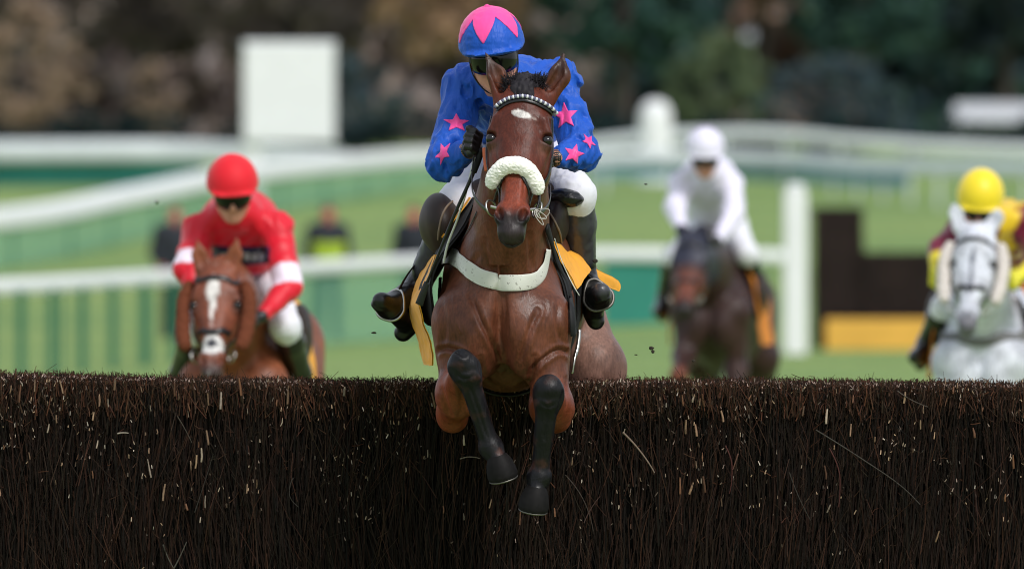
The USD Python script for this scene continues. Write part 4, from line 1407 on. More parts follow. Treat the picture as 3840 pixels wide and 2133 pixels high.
for i, (qx, qy) in enumerate(spots):
    big = i < 48
    L = rng.uniform(.025, .07) if big else rng.uniform(.012, .035)
    a = rng.normal(0, .16)
    c0 = W(qx, qy, FY - rng.uniform(.012, .035))
    d = V3(math.sin(a), rng.normal(0, .15), math.cos(a)) * L / 2
    r = rng.uniform(.0028, .005) if big else rng.uniform(.0016, .003)
    pts = np.array([c0 - d, c0 - d * .2 + rng.normal(0, .0012, 3), c0 + d])
    v, f = tube(pts, [r * .9, r, r * rng.uniform(.5, .9)], 5)
    tone = [C(196, 160, 128), C(176, 140, 112), C(205, 184, 162), C(150, 104, 76)][rng.integers(0, 4)] * rng.uniform(.2, .7)
    fence.part("cut_stick", (v, f), M["cut_wood"], smooth=40, col=None) if False else fence.part("cut_stick", (v, f), M["cut_wood"], smooth=True, col=np.repeat(tone[None], len(v), 0))
for pts, r, tone in (([(2335, 1620), (2400, 1690), (2455, 1772)], .004, C(150, 128, 112)), ([(3060, 1612), (3240, 1725), (3390, 1830), (3450, 1890)], .0028, C(72, 66, 58)),
                     ([(612, 2040), (630, 2090), (652, 2130)], .003, C(90, 84, 74)), ([(652, 2130), (675, 2085), (700, 2030)], .003, C(90, 84, 74)), ([(3365, 1465), (3420, 1500), (3480, 1525)], .0022, C(96, 84, 74)),
                     ([(2720, 1670), (2745, 1750), (2735, 1850)], .003, C(86, 42, 36)), ([(2768, 1700), (2755, 1740), (2748, 1760)], .003, C(120, 84, 70)), ([(3110, 1680), (3150, 1800), (3145, 1900)], .0026, C(92, 46, 40)),
                     ([(440, 1625), (460, 1622), (482, 1623)], .003, C(190, 176, 160)), ([(665, 1560), (700, 1620), (720, 1660)], .002, C(84, 76, 66)), ([(1725, 1720), (1760, 1712), (1800, 1718)], .002, C(160, 145, 130)),
                     ([(1100, 1790), (1085, 1850), (1120, 1900)], .0018, C(70, 64, 58)), ([(2960, 1770), (2990, 1850), (3040, 1950)], .002, C(66, 60, 52)), ([(2120, 1780), (2200, 1900), (2225, 1990)], .002, C(78, 66, 58)),
                     ([(2190, 1960), (2220, 1900), (2250, 1860)], .002, C(90, 66, 60)), ([(730, 1920), (760, 1830), (800, 1700)], .0018, C(60, 56, 50))):
    c = curve([W(x, y, FY - .03) for x, y in pts], 12)
    v, f = tube(c, np.linspace(r, r * .55, 12), 5)
    fence.part("stray_twig", (v, f), M["cut_wood"], col=np.repeat(np.asarray(tone)[None] * .6, len(v), 0))
# ================================================================== THE COURSE BEHIND: ground, rails, markers, hedge, trees
def ground_z(x, y):
    y = np.asarray(y, float)
    r = np.where(y < 150, 0, np.where(y < 270, (y - 150) ** 2 / 240 * .0205 * 0 + (y - 150) * .0205, 2.46 + np.minimum(y - 270, 60) * .008))
    r = np.where((y > 135) & (y < 165), np.maximum(0, (y - 135)) ** 2 / 60 * .0205, r)
    return r + .02 * np.sin(np.asarray(x) * .31 + y * .07) * smooth01(y, 60, 120)


ys = np.concatenate([np.linspace(-30, 300, 160), np.linspace(306, 420, 30), [480, 600, 900, 1500, 3000]])
xs = np.concatenate([[-2500, -800, -300, -120], np.linspace(-60, 60, 61), [120, 300, 800, 2500]])
gx, gy = np.meshgrid(xs, ys)
gz = ground_z(gx, gy)
n_, m_ = gx.shape
i, j = np.meshgrid(np.arange(n_ - 1), np.arange(m_ - 1), indexing="ij")
gf = tri4(np.stack([i * m_ + j, i * m_ + j + 1, (i + 1) * m_ + j + 1, (i + 1) * m_ + j], -1).reshape(-1, 4))
grass = usdkit.material(stage, "/World/Looks/turf", {
    "g": ("geometry", {}), "n": ("noise_texture", {"scale": .22, "detail": 5.0}), "n2": ("noise_texture", {"scale": 7.0, "detail": 6.0, "roughness": .7}), "m2": ("mapping", {"scale": (1, .25, 1)}),
    "r": ("rgb_ramp", {"ramp": [(.3, tuple(C(106, 134, 74))), (.7, tuple(C(130, 150, 83)))]}),
    "r2": ("rgb_ramp", {"ramp": [(.3, (.6, .6, .6)), (.7, (1.3, 1.3, 1.3))]}), "mx": ("mix_color", {"blend_type": "multiply", "fac": 1.0, "use_clamp": False}),
    "b": ("bump", {"strength": .6, "distance": .03}), "p": ("principled_bsdf", {"roughness": .8, "specular_ior_level": .2})},
    [("g.position", "m2.vector"), ("m2.vector", "n2.vector"), ("g.position", "n.vector"), ("n.fac", "r.fac"), ("n2.fac", "r2.fac"), ("r.color", "mx.a"), ("r2.color", "mx.b"), ("mx.result", "p.base_color"), ("n2.fac", "b.height"), ("b.normal", "p.normal")], surface="p.BSDF")
top("ground", (np.stack([gx, gy, gz], -1).reshape(-1, 3), gf), grass, kind="structure")

M["rail_white"] = mat("white_rail_plastic", C(232, 234, 236), rough=.45, mottle=.06, mscale=3)
M["rail_pale"] = mat("weathered_rail", C(206, 212, 216), rough=.6, mottle=.08, mscale=2)
M["green_paint"] = mat("dark_green_paint", C(44, 104, 78), rough=.6)
M["teal_mesh"] = mat("teal_windbreak", C(46, 128, 112), rough=.8, mottle=.12, mscale=3)
M["net"] = usdkit.material(stage, "/World/Looks/green_net", {
    "t": ("transparent_bsdf", {}), "d": ("diffuse_bsdf", {"color": tuple(C(112, 160, 136))}), "m": ("mix_closure", {"fac": .34})}, [("t.BSDF", "m.closure1"), ("d.BSDF", "m.closure2")], surface="m.closure")
M["board_white"] = mat("white_board", C(232, 233, 234), rough=.55, mottle=.04, mscale=2)


def rail_run(name, label, pts, height, thick, matl, posts=None, post_step=2.0, post_r=.035, post_mat=None, n=40, group=None):
    """pts: (photograph x, world depth, height of the rail's middle above z = 0)."""
    p = curve([W(qx, 600, Y) * V3(1, 1, 0) + V3(0, 0, z) for qx, Y, z in pts], n)
    t = Thing(name, label, "rail", (p[n // 2][0], p[n // 2][1], float(ground_z(0, p[n // 2][1]))), group)
    nrm = np.repeat(V3(0, 1, 0)[None], n, 0)
    t.part("rail", tube(p, height / 2, 10, flat=(nrm, thick / height)), matl)
    L = np.concatenate([[0], np.cumsum(np.linalg.norm(np.diff(p, axis=0), axis=1))])
    for s in np.arange(.3, L[-1], post_step):
        q = V3(*(np.interp(s, L, p[:, k]) for k in range(3)))
        g = float(ground_z(q[0], q[1]))
        if q[2] - g > .15:
            t.part("post", tube(np.array([[q[0], q[1] + thick * .7, g - .1], [q[0], q[1] + thick * .7, (q[2] + g) / 2], [q[0], q[1] + thick * .7, q[2]]]), post_r, 8), post_mat or matl, smooth=40)
    return t, p


def hang(t, name, p, x0, x1, z_top, z_bot, matl, Yoff=.1, label=None, kind=None):
    """A sheet that hangs along a run of points between two picture columns."""
    q = p[(toQ(p)[0] > x0) & (toQ(p)[0] < x1)]
    a = q * V3(1, 1, 0) + V3(0, Yoff, 0) + np.stack([0 * q[:, 0], 0 * q[:, 0], z_top(q) if callable(z_top) else np.full(len(q), z_top)], 1)
    b = a * V3(1, 1, 0) + np.stack([0 * q[:, 0], 0 * q[:, 0], z_bot(q) if callable(z_bot) else np.full(len(q), z_bot)], 1)
    return t.part(name, sheet(np.stack([a, b], 0), .01), matl, label=label, kind=kind)


# the nearest rail, with its green pickets on the left and a teal windbreak on the right
near_, pn = rail_run("running_rail", "white running rail nearest behind the fence, with green pickets at its left end", [(-400, 116, .98), (0, 119, .985), (500, 127, .99), (1000, 137, 1.0), (1590, 146, 1.04), (2200, 153, 1.08), (2940, 157, 1.02)], .18, .08, M["rail_white"], post_step=6.0, post_r=.02, post_mat=M["green_paint"], n=120)
for k in range(26):
    qx = -200 + k * 57.5 * 2
    if qx > 960:
        break
    Y = float(np.interp(qx, [-400, 0, 500, 1000], [116, 119, 127, 137]))
    b = W(qx + 48, 900, Y) * V3(1, 1, 0)
    near_.part("picket", bevel_box(b + V3(-.045, .05, 0), b + V3(.045, .08, .95), .006), M["green_paint"], smooth=False)
hang(near_, "windbreak", pn, 2230, 2520, lambda q: q[:, 2] - .1, .02, M["teal_mesh"], .12)
hang(near_, "net", pn, 820, 2230, lambda q: q[:, 2] - .08, .05, M["net"], .12)
# the second rail, climbing from left to right, with netting below
mid_, pm = rail_run("running_rail", "broad white rail curving up from the left edge to behind the leading jockey", [(-500, 176, 1.36), (0, 181, 1.44), (500, 197, 1.78), (900, 212, 2.13), (1250, 225, 2.33), (1600, 240, 2.50), (2000, 255, 2.62)], .36, .09, M["rail_white"], post_step=6.0, post_r=.025, post_mat=M["green_paint"], n=90)
hang(mid_, "net", pm, -300, 2000, lambda q: q[:, 2] - .12, lambda q: ground_z(q[:, 0], q[:, 1]) + .03, M["net"], .15)
# the third, far left, over a low teal hurdle
far_, pf = rail_run("running_rail", "pale far rail at the upper left above a dark teal windbreak", [(-500, 246, 2.62), (0, 240, 2.62), (500, 240, 2.64), (900, 246, 2.58), (1300, 262, 2.4)], .42, .1, M["rail_pale"], post_step=6.0, post_r=.02, post_mat=M["green_paint"], n=50)
far2_, pf2 = rail_run("running_rail", "far white rail bending away on the right below the dark trees", [(2180, 262, 2.78), (2500, 262, 3.0), (2850, 266, 3.06), (3200, 272, 2.92), (3550, 276, 2.78), (4000, 280, 2.70)], .26, .1, M["rail_pale"], post_step=4.0, n=60)
far3_, pf3 = rail_run("running_rail", "lower of the two far white rails on the right, behind the white silks", [(2200, 232, 2.40), (2600, 238, 2.50), (3000, 236, 2.42), (3300, 228, 2.30), (3600, 220, 2.26), (4000, 214, 2.24)], .30, .1, M["rail_pale"], post_step=3.0, n=60)
hang(far3_, "windbreak", pf3, 2210, 3420, lambda q: q[:, 2] - .12, lambda q: q[:, 2] - .45, mat("grey_teal_windbreak", C(108, 146, 152), rough=.8, mottle=.2, mscale=1.5), .12)


def leafy(rng, centres, radii, n_each, size, cols, squash=.8, gain=1.0):
    """Leaf clumps: many small bent leaves round each centre."""
    V, F, K = [], [], []
    o = 0
    for c0, r in zip(centres, radii):
        n = n_each
        d = rng.normal(0, 1, (n, 3))
        d /= np.linalg.norm(d, axis=1, keepdims=True)
        p = c0 + d * (r * rng.uniform(.35, 1.05, n) ** .6)[:, None] * V3(1, 1, squash)
        a = rng.normal(0, 1, (n, 3))
        a /= np.linalg.norm(a, axis=1, keepdims=True)
        b = np.cross(a, rng.normal(0, 1, (n, 3)))
        b /= np.linalg.norm(b, axis=1, keepdims=True)
        s = size * rng.uniform(.5, 1.3, n)[:, None]
        v = np.stack([p - a * s, p + b * s * .45, p + a * s, p - b * s * .45], 1)
        V.append(v.reshape(-1, 3))
        F.append((np.array([[0, 1, 2], [0, 2, 3]])[None] + o + (np.arange(n) * 4)[:, None, None]).reshape(-1, 3))
        o += 4 * n
        K.append(np.repeat(np.asarray(cols)[rng.integers(0, len(cols), n)] * rng.uniform(.8, 1.2, (n, 1)) * gain, 4, 0))
    return (np.vstack(V), np.vstack(F)), np.vstack(K)


M["leaf"] = usdkit.material(stage, "/World/Looks/leaves", {"a": ("attribute", {"attribute": "tint"}), "d": ("diffuse_bsdf", {}), "t": ("translucent_bsdf", {}), "m": ("mix_closure", {"fac": .45})},
                            [("a.color", "d.color"), ("a.color", "t.color"), ("d.BSDF", "m.closure1"), ("t.BSDF", "m.closure2")], surface="m.closure")
M["bark"] = mat("tree_bark", C(64, 58, 54), rough=.9, mottle=.3, mscale=4)


def tree(name, label, cat, qx, Y, h, w, cols, seed, base=.22, clumps=300, n_each=26, size=.26, conical=False, group="trees and bushes along the far edge of the course"):
    rng = np.random.default_rng(seed)
    g = float(ground_z(0, Y))
    b = W(qx, 600, Y) * V3(1, 1, 0) + V3(0, 0, g)
    t = Thing(name, label, cat, b, group)
    cen, rad = [], []
    for i in range(clumps):
        u = rng.uniform(base, 1)
        k = (1 - u) * 1.15 if conical else math.sin(math.pi * min(1, (u - base) / (1 - base) * .86 + .12)) ** .7
        a = rng.uniform(0, 6.28)
        r = w / 2 * k * math.sqrt(rng.uniform(.05, 1))
        cen.append(b + V3(math.cos(a) * r, math.sin(a) * r, h * u * .95))
        rad.append(w * rng.uniform(.04, .075))
    m, k = leafy(rng, cen, rad, n_each, size, cols, gain=3.0)
    t.part("crown", m, M["leaf"], smooth=False, col=k)
    tr = curve([b + V3(0, 0, -.2), b + V3(.1, 0, h * .3), b + V3(-.05, .1, h * .6), b + V3(.1, 0, h * .9)], 10)
    ms = [tube(tr, np.linspace(.022 * h, .004 * h, 10), 8)]
    for i in range(9):
        s = rng.integers(2, 8)
        e = cen[rng.integers(0, len(cen))]
        ms.append(tube(np.array([tr[s], (tr[s] + e) / 2 + V3(0, 0, .15), e]), [.009 * h, .006 * h, .002 * h], 6))
    t.part("trunk", cat_meshes(ms), M["bark"])
    return t


brown = [C(88, 80, 78), C(82, 75, 74), C(94, 84, 79), C(78, 73, 73)]
tan_ = [C(104, 89, 76), C(98, 85, 73), C(96, 83, 71)]
ochre = [C(116, 97, 80), C(108, 92, 78), C(112, 93, 74)]
dgreen = [C(46, 68, 62), C(40, 58, 55), C(52, 72, 60), C(36, 50, 52)]
rust = [C(116, 94, 86), C(108, 88, 82), C(104, 88, 78), C(120, 94, 84)]
navy = [C(44, 56, 62), C(38, 46, 54), C(52, 62, 58)]
G_ = "trees and bushes along the far edge of the course"
tree("bare_tree", "greyish brown bare tree at the far left edge", "tree", 20, 335, 13, 7.5, brown, 1)
tree("bare_tree", "dark brown bare tree left of the white board", "tree", 560, 342, 14, 8, [c * .82 for c in brown], 2)
tree("bare_tree", "brown bare tree directly behind the white board", "tree", 1080, 336, 13, 7.5, brown, 3)
tree("autumn_tree", "ochre brown tree behind the leading jockey's helmet", "tree", 1700, 330, 13, 6.5, ochre, 4)
tree("evergreen_tree", "dark green tree just right of the leading jockey", "tree", 2330, 328, 13, 6.2, dgreen, 5)
tree("autumn_tree", "reddish brown tree between two dark green trees", "tree", 2850, 334, 13, 5.2, rust, 6, base=.36)
tree("evergreen_tree", "broad dark green tree above the far dark hurdle", "tree", 3240, 326, 13, 6.2, [c * .8 for c in dgreen], 7)
tree("evergreen_tree", "very dark tree at the right edge above the pale marquee", "tree", 3760, 332, 13, 6.4, [c * .85 for c in navy], 8)
tree("autumn_bush", "large tan bush at the left edge above the pale far rail", "bush", 90, 300, 4.1, 3.9, tan_, 9, .02, 110, 26, .13)
tree("autumn_bush", "small tan bush between the large tan bush and the white board", "bush", 570, 300, 2.45, 1.5, tan_, 10, .02, 60, 26, .10)
tree("evergreen_bush", "olive green bush at the foot of the reddish brown tree", "bush", 2700, 312, 3.3, 3.4, [C(70, 78, 56), C(60, 70, 54)], 11, .02, 110, 26, .13)
tree("evergreen_bush", "low dark bush behind the bend of the far white rail", "bush", 3120, 308, 2.6, 4.2, navy, 12, .02, 110, 26, .13)
tree("evergreen_bush", "dark bluish bush behind the white board's lower edge", "bush", 1250, 312, 2.6, 4.6, navy, 13, .02, 110, 26, .13)
rng = np.random.default_rng(77)
V_, F_, K_, nv = [], [], [], 0
for cols, lo, hi in (([c * 4.4 for c in brown], -30, 1.5), ([c * 3.5 for c in dgreen + navy], 1.5, 7.0), ([c * 3.5 for c in rust + brown], 7.0, 10.5), ([c * 3.3 for c in dgreen + navy], 10.5, 30)):
    n = int((hi - lo) * 85)
    cen = np.stack([rng.uniform(lo - .8, hi + .8, n), rng.uniform(350, 380, n), 3.0 + 15 * rng.random(n) ** 1.3], 1)
    m, k = leafy(rng, cen, rng.uniform(.5, .9, n), 24, .5, cols)
    V_.append(m[0]), F_.append(m[1] + nv), K_.append(k)
    nv += len(m[0])
top("woodland", (np.vstack(V_), np.vstack(F_)), M["leaf"], "brown and dark green woodland closing the view behind the trees", "woodland", kind="stuff", smooth=False, col=np.vstack(K_))
# hedge at the foot of the trees
cen = []
for i in range(260):
    x = rng.uniform(-24, 24)
    cen.append(V3(x, 290 + rng.uniform(-.5, .5), float(ground_z(0, 290)) + rng.uniform(.1, .85 if x < 3 else .7)))
m, k = leafy(rng, cen, rng.uniform(.3, .5, len(cen)), 60, .12, navy + [C(40, 70, 64)])
top("hedge", m, M["leaf"], "long low dark hedge at the foot of the trees, behind the far rails", "hedge", smooth=False, col=k)
hang(far_, "windbreak", pf, -300, 800, lambda q: q[:, 2] - .24, lambda q: 1.86 + .20 * smooth01(q[:, 0], -9.0, -5.2), mat("dark_teal_windbreak", C(24, 96, 84), rough=.85, mottle=.15, mscale=1.5), .12)

# the white board on its post
sg = Thing("board_sign", "large blank white board raised on a post left of the leading jockey", "sign", W(980, 600, 228) * V3(1, 1, 0) + V3(0, 0, float(ground_z(0, 228))))
a, b = W(915, 532, 228), W(1255, 162, 228)
sg.part("panel", bevel_box(a, b + V3(0, .08, 0), .02), M["board_white"], smooth=False)
for fm in (bevel_box((a[0] - .03, 228.082, a[2] - .03), (b[0] + .03, 228.13, a[2] + .05), .008), bevel_box((a[0] - .03, 228.082, b[2] - .05), (b[0] + .03, 228.13, b[2] + .03), .008)):
    sg.part("frame_bar", fm, M["rail_pale"], smooth=False)
pz = float(ground_z(0, 228))
sg.part("post", bevel_box((W(912, 600, 228)[0], 228.14, pz - .1), (W(985, 600, 228)[0], 228.34, b[2] - .2), .02), M["board_white"], smooth=False)
# markers
mk = Thing("marker_post", "thick white round-topped marker post between the jockeys' heads, far off", "post", W(2458, 600, 245) * V3(1, 1, 0) + V3(0, 0, float(ground_z(0, 245))))
z0, z1 = float(ground_z(0, 245)) - .05, W(2458, 375, 245)[2]
ang = np.linspace(0, 2 * np.pi, 32, endpoint=False)
prof = [(.0, z0), (.37, z0), (.36, z0 + .5), (.345, z1 - .4), (.31, z1 - .2), (.2, z1 - .05), (.0, z1)]
mk.part("body", trimesh.creation.revolve(np.array([(r, z) for r, z in prof]), sections=32).apply_translation((W(2458, 600, 245)[0], 245, 0)), M["board_white"], smooth=50)
mk.part("foot", trimesh.creation.cylinder(.42, .12, sections=32).apply_translation((W(2458, 600, 245)[0], 245, z0 + .08)), M["rail_pale"], smooth=40)
wp_ = Thing("fence_wing_post", "tall white wing post beside the dark far hurdle", "post", W(2982, 600, 138) * V3(1, 1, 0))
x0, x1 = W(2940, 900, 138)[0], W(3025, 900, 138)[0]
zt = W(2980, 690, 138)[2]
wp_.part("post", bevel_box((x0, 137.9, -.05), (x1, 138.15, zt - .10), .02), M["board_white"], smooth=False)
wp_.part("cap", bevel_box((x0 + .035, 137.93, zt - .098), (x1 - .02, 138.12, zt), .03), M["board_white"], smooth=False)
# the next fence
fd_ = Thing("far_fence", "dark brush fence with a raised block at its left and a yellow take-off board", "fence", W(3400, 900, 141) * V3(1, 1, 0))
M["far_brush"] = mat("far_brush", C(30, 25, 24), rough=.9, mottle=.4, mscale=9, bump=.8, bscale=30)
Yf = 141.0
xa, xb, xc = W(3055, 900, Yf)[0], W(3235, 900, Yf)[0], W(4150, 900, Yf)[0]
zt1, zt2 = W(0, 778, Yf)[2], W(0, 945, Yf)[2]
rngf = np.random.default_rng(9)
for nm, lo, hi, n in (("wing_brush", (xa, Yf, 0), (xb, Yf + .5, zt1), 2200), ("brush", (xb + .01, Yf - .05, 0), (xc, Yf + .9, zt2), 6000)):
    fd_.part("core", box(np.add(lo, (.04, .04, 0)), np.subtract(hi, (.04, .04, .06))), M["birch_core"], smooth=False)
    x, y = rngf.uniform(lo[0], hi[0], n), np.where(rngf.random(n) < .6, lo[1] + np.abs(rngf.normal(0, .03, n)), rngf.uniform(lo[1], hi[1], n))
    z = rngf.uniform(lo[2], hi[2] - .1, n)
    p0 = np.stack([x, y, z], 1)
    p1 = np.stack([x + rngf.normal(0, .03, n), y, np.minimum(z + rngf.uniform(.15, .5, n), hi[2])], 1)
    v, f, ix = rods(rngf, p0, p1, np.full(n, .008), np.full(n, .004), np.zeros(n), seg=1)
    fd_.part(nm, (v, f), M["birch"], smooth=False, kind="stuff", col=(np.array([C(46, 36, 33), C(34, 28, 27), C(56, 44, 40)])[rngf.integers(0, 3, n)] * rngf.uniform(.6, 1.2, (n, 1)))[ix])
a, b = W(3095, 1318, Yf - .35), W(3500, 1196, Yf - .35)
fd_.part("take_off_board", bevel_box(a, b + V3(0, .06, 0), .015), mat("yellow_board", C(222, 170, 72), rough=.6, mottle=.12, mscale=2), smooth=False)
b2 = W(4150, 1205, Yf - .33)
fd_.part("take_off_board", bevel_box((b[0] + .01, Yf - .33, a[2]), (b2[0], Yf - .28, b2[2]), .015), mat("dull_yellow_board", C(196, 150, 74), rough=.6, mottle=.3, mscale=1.5), smooth=False, label="duller right stretch of the yellow board")
# a marquee far off on the right
mq = Thing("marquee", "pale grey marquee far off at the right edge under the dark trees", "marquee", W(3800, 600, 300) * V3(1, 1, 0) + V3(0, 0, float(ground_z(0, 300))))
x0, x1, z0, z1, z2 = W(3575, 500, 300)[0], W(4300, 500, 300)[0], float(ground_z(0, 300)) - .1, W(0, 455, 300)[2], W(0, 385, 300)[2]
mq.part("wall", box((x0 + .05, 300, z0), (x1 - .05, 304, z1)), mat("marquee_wall", C(176, 180, 182), rough=.7, mottle=.06, mscale=1.0), smooth=False)
rv = np.array([(x0, 299.8, z1 + .004), (x1, 299.8, z1 + .004), (x1, 304.2, z1 + .004), (x0, 304.2, z1 + .004), (x0 + .15, 302, z2), (x1, 302, z2)])
mq.part("roof", (rv, np.array([(0, 1, 5), (0, 5, 4), (2, 3, 4), (2, 4, 5), (0, 4, 3), (1, 2, 5), (0, 3, 2), (0, 2, 1)])), mat("marquee_roof", C(186, 188, 190), rough=.6), smooth=False)
# ================================================================== THE HORSES AND RIDERS STILL TO JUMP
def palette(base, points=None, legs=None, head=None):
    def fn(p, ctx):
        n = meshkit.fbm(p * 14.0, 3, 5) - .5
        c = np.repeat(np.asarray(base)[None], len(p), 0) * (1 + .5 * n[:, None])
        q = p - ctx["P"]
        t, v, w = q @ ctx["U"], q @ ctx["V"], q @ ctx["W"]
        on = smooth01(t, -.06, .04) * smooth01(.32 - np.abs(w + .1), 0, .1) * (np.abs(v) < .2)
        if head is not None:
            c = mixc(c, on, head)
        if points is not None:
            c = mixc(c, on * smooth01(t, .47, .56), points)
            for g in (-1, 1):
                e = ctx["P"] + ctx["U"] * .203 + ctx["V"] * g * .11 - ctx["W"] * .04
                c = mixc(c, np.exp(-((p - e) ** 2).sum(1) / .03 ** 2) * .8, points)
        if legs is not None:
            d = near_line(p, ctx["cannon"][0])
            d = np.minimum(d, near_line(p, ctx["cannon"][1]))
            c = mixc(c, smooth01(.10 - d, 0, .02), legs)
        return c, on, t, v, w
    return fn


def runner(name, label, fr, P, M_, ears, colour, h=.015, extra=None, drop=0.0, legs=((.42, .95, .55, .62, .30), (.22, .78, .05, .60, .12))):
    """A horse galloping up to the fence, seen from the front."""
    t = Thing(name, label, "horse", fr.P(-.8, 0, 0))
    f = Field()
    du = lambda q: drop * (1 - q)    # noqa: E731
    add_body(f, fr, [(a, b * .86, c, d) for a, b, c, d in STAND], du)
    hd = add_head(f, P, M_, fr.L, 1.0)
    pw = fr.P(-.25, 0, 1.36 + drop)
    mid = pw * .42 + (P - hd[3] * .1) * .58 + fr.Z * .05
    nb, nr = add_neck(f, fr, P, hd, pw, mid, rb=(.25, .55), rm=(.165, .66), rp=(.115, .68))
    for g in (-1, 1):
        f.ell(fr.P(.0, g * .088, 1.10 + drop), V3(.085, .10, .15), (fr.L, fr.F, fr.Z), .05)
    can = []
    feet = []
    for g, (kf, ku, ff, fu, pf) in zip((-1, 1), legs):
        el, kn, fe = fr.P(-.22, g * .17, .98 + drop), fr.P(kf - .1, g * .15, ku * .62 + .08), fr.P(ff - .05, g * .14, fu * .5)
        pa = fr.P(ff + pf - .25, g * .14, max(.10, fu * .5 - .1))
        toe = pa + unit(pa - fe) * .1
        add_foreleg(f, fr, g, (-.05, g * .15, 1.20 + drop), el, kn, fe, pa, toe)
        can.append([kn, fe, pa, toe])
        feet.append((pa, toe - pa))
    for g in (-1, 1):
        st_, hk, fe = fr.P(-1.15, g * .20, 1.0), fr.P(-1.62 + g * .06, g * .15, .62), fr.P(-1.42 + g * .1, g * .15, .26)
        pa = fe + fr.F * .05 - fr.Z * .10
        add_hindleg(f, fr, g, (-1.42, g * .13, 1.36), st_, hk, fe, pa)
        feet.append((pa, V3(0, -.3, -1)))
    for g, (b, m, tp) in zip((-1, 1), ears):
        add_ear(f, b, m, tp, V3(-.2 * g, -1, 0))
    m = f.mesh(h)
    ctx = dict(P=P, U=hd[1], V=hd[2], W=hd[3], cannon=can, h=hd[0], F=f, fr=fr, nb=nb)
    c, *r = colour(m[0], ctx)
    if extra:
        c = extra(m[0], c, ctx, *r)
    t.part("body", m, M["coat"], col=np.clip(c, .002, 1))
    for g in (-1, 1):
        e = trimesh.creation.icosphere(2, .0225)
        e.apply_translation(hd[0](.203, g * .1005, -.039))
        t.part("eye", e, M["eye"])
    for a, d in feet:
        horn, shoe = hoof(a, d, V3(0, -1, .2))
        t.part("hoof", horn, M["horn"], smooth=40)
    tf = Field()
    tc = curve([fr.P(-1.68, 0, 1.45), fr.P(-1.85, .03, 1.42), fr.P(-2.05, .05, 1.1), fr.P(-2.1, .05, .7)], 8)
    for i in range(7):
        tf.bone(tc[i], tc[i + 1], .035 + .04 * math.sin(i / 7 * 3), .035 + .04 * math.sin((i + 1) / 7 * 3) * .9, .03)
    t.part("tail", tf.mesh(.02), M["hair"])
    return t, f, ctx, hd


def tack(t, f, ctx, hd, noseband=True, cheeks=None, cloth=None, girth=None, strap_mat=None):
    h, U, Vv, Wv = hd
    fr = ctx["fr"]
    sm = strap_mat or M["black_leather"]
    br = t.holder("bridle")

    def wrap(tt, w, m, name, lo=-1.35, hi=1.35, off=.005, at=-.05):
        pts = np.array([h(tt, .16 * math.sin(a), at + .13 * math.cos(a)) for a in np.linspace(lo, hi, 30)])
        p = f.onto(pts, off)
        return t.part(name, tube(p, w / 2, 8, flat=(f.grad(p), .3)), m, parent=br)

    wrap(.085, .024, sm, "browband")
    if noseband:
        wrap(.385, .028, sm, "noseband")
    for g in (-1, 1):
        c = curve([h(.09, g * .105, -.06), h(.22, g * .122, -.115), h(.30, g * .112, -.115), h(.46, g * .07, -.085)], 30)
        p = f.onto(c, .005)
        t.part("cheek_strap", tube(p, .010, 8, flat=(f.grad(p), .3)), sm, parent=br)
        a = np.linspace(0, 2 * np.pi, 20, endpoint=False)
        t.part("bit_ring", tube(h(.475, g * .085, -.085) + U * np.cos(a)[:, None] * .03 + (Wv * .75 + Vv * g * .6) * np.sin(a)[:, None] * .03, .0045, 6, closed=True), M["steel"], parent=br)
        if cheeks is not None:
            cf = Field()
            q = curve([h(.07, g * .135, -.07), h(.18, g * .155, -.07), h(.30, g * .152, -.07), h(.42, g * .135, -.06)], 8)
            for i in range(7):
                cf.bone(q[i], q[i + 1], .031, .031, .02)
            cf.warp = lambda p: (meshkit.fbm(p * 60.0, 2, 3) - .5) * .018
            t.part("sheepskin_cheekpiece", cf.mesh(.009), cheeks, parent=br)
    if girth is not None:
        a = np.linspace(-1.7, 1.7, 40)
        p = f.onto(np.stack([fr.P(.02 - .5 * (1 - math.cos(x)) * .6, .3 * math.sin(x), 1.32 + .06 * (1 - math.cos(x)) + ctx.get("drop", 0)) for x in a]), .008)
        t.part("breast_girth", tube(p, .028, 8, flat=(f.grad(p), .15)), girth)
    s = Field()
    for g in (-1, 1):
        s.ell(fr.P(-.44, g * .27, 1.42), V3(.06, .17, .15), (fr.L, fr.F, fr.Z), .03)
    s.bone(fr.P(-.5, 0, 1.66), fr.P(-.88, 0, 1.66), .07, .06, .04, fr.L, 2.0)
    t.part("saddle", s.mesh(.014), M["brown_leather"])
    if cloth is not None:
        for g in (-1, 1):
            t.part("saddle_cloth", ruled([fr.P(-.25, g * .20, 1.60), fr.P(-.26, g * .27, 1.40), fr.P(-.27, g * .285, 1.25), fr.P(-.27, g * .29, 1.10)],
                                         [fr.P(-.62, g * .24, 1.58), fr.P(-.62, g * .305, 1.39), fr.P(-.62, g * .32, 1.24), fr.P(-.62, g * .33, 1.09)], 24, 20, .03, 51 + g, .008), cloth)


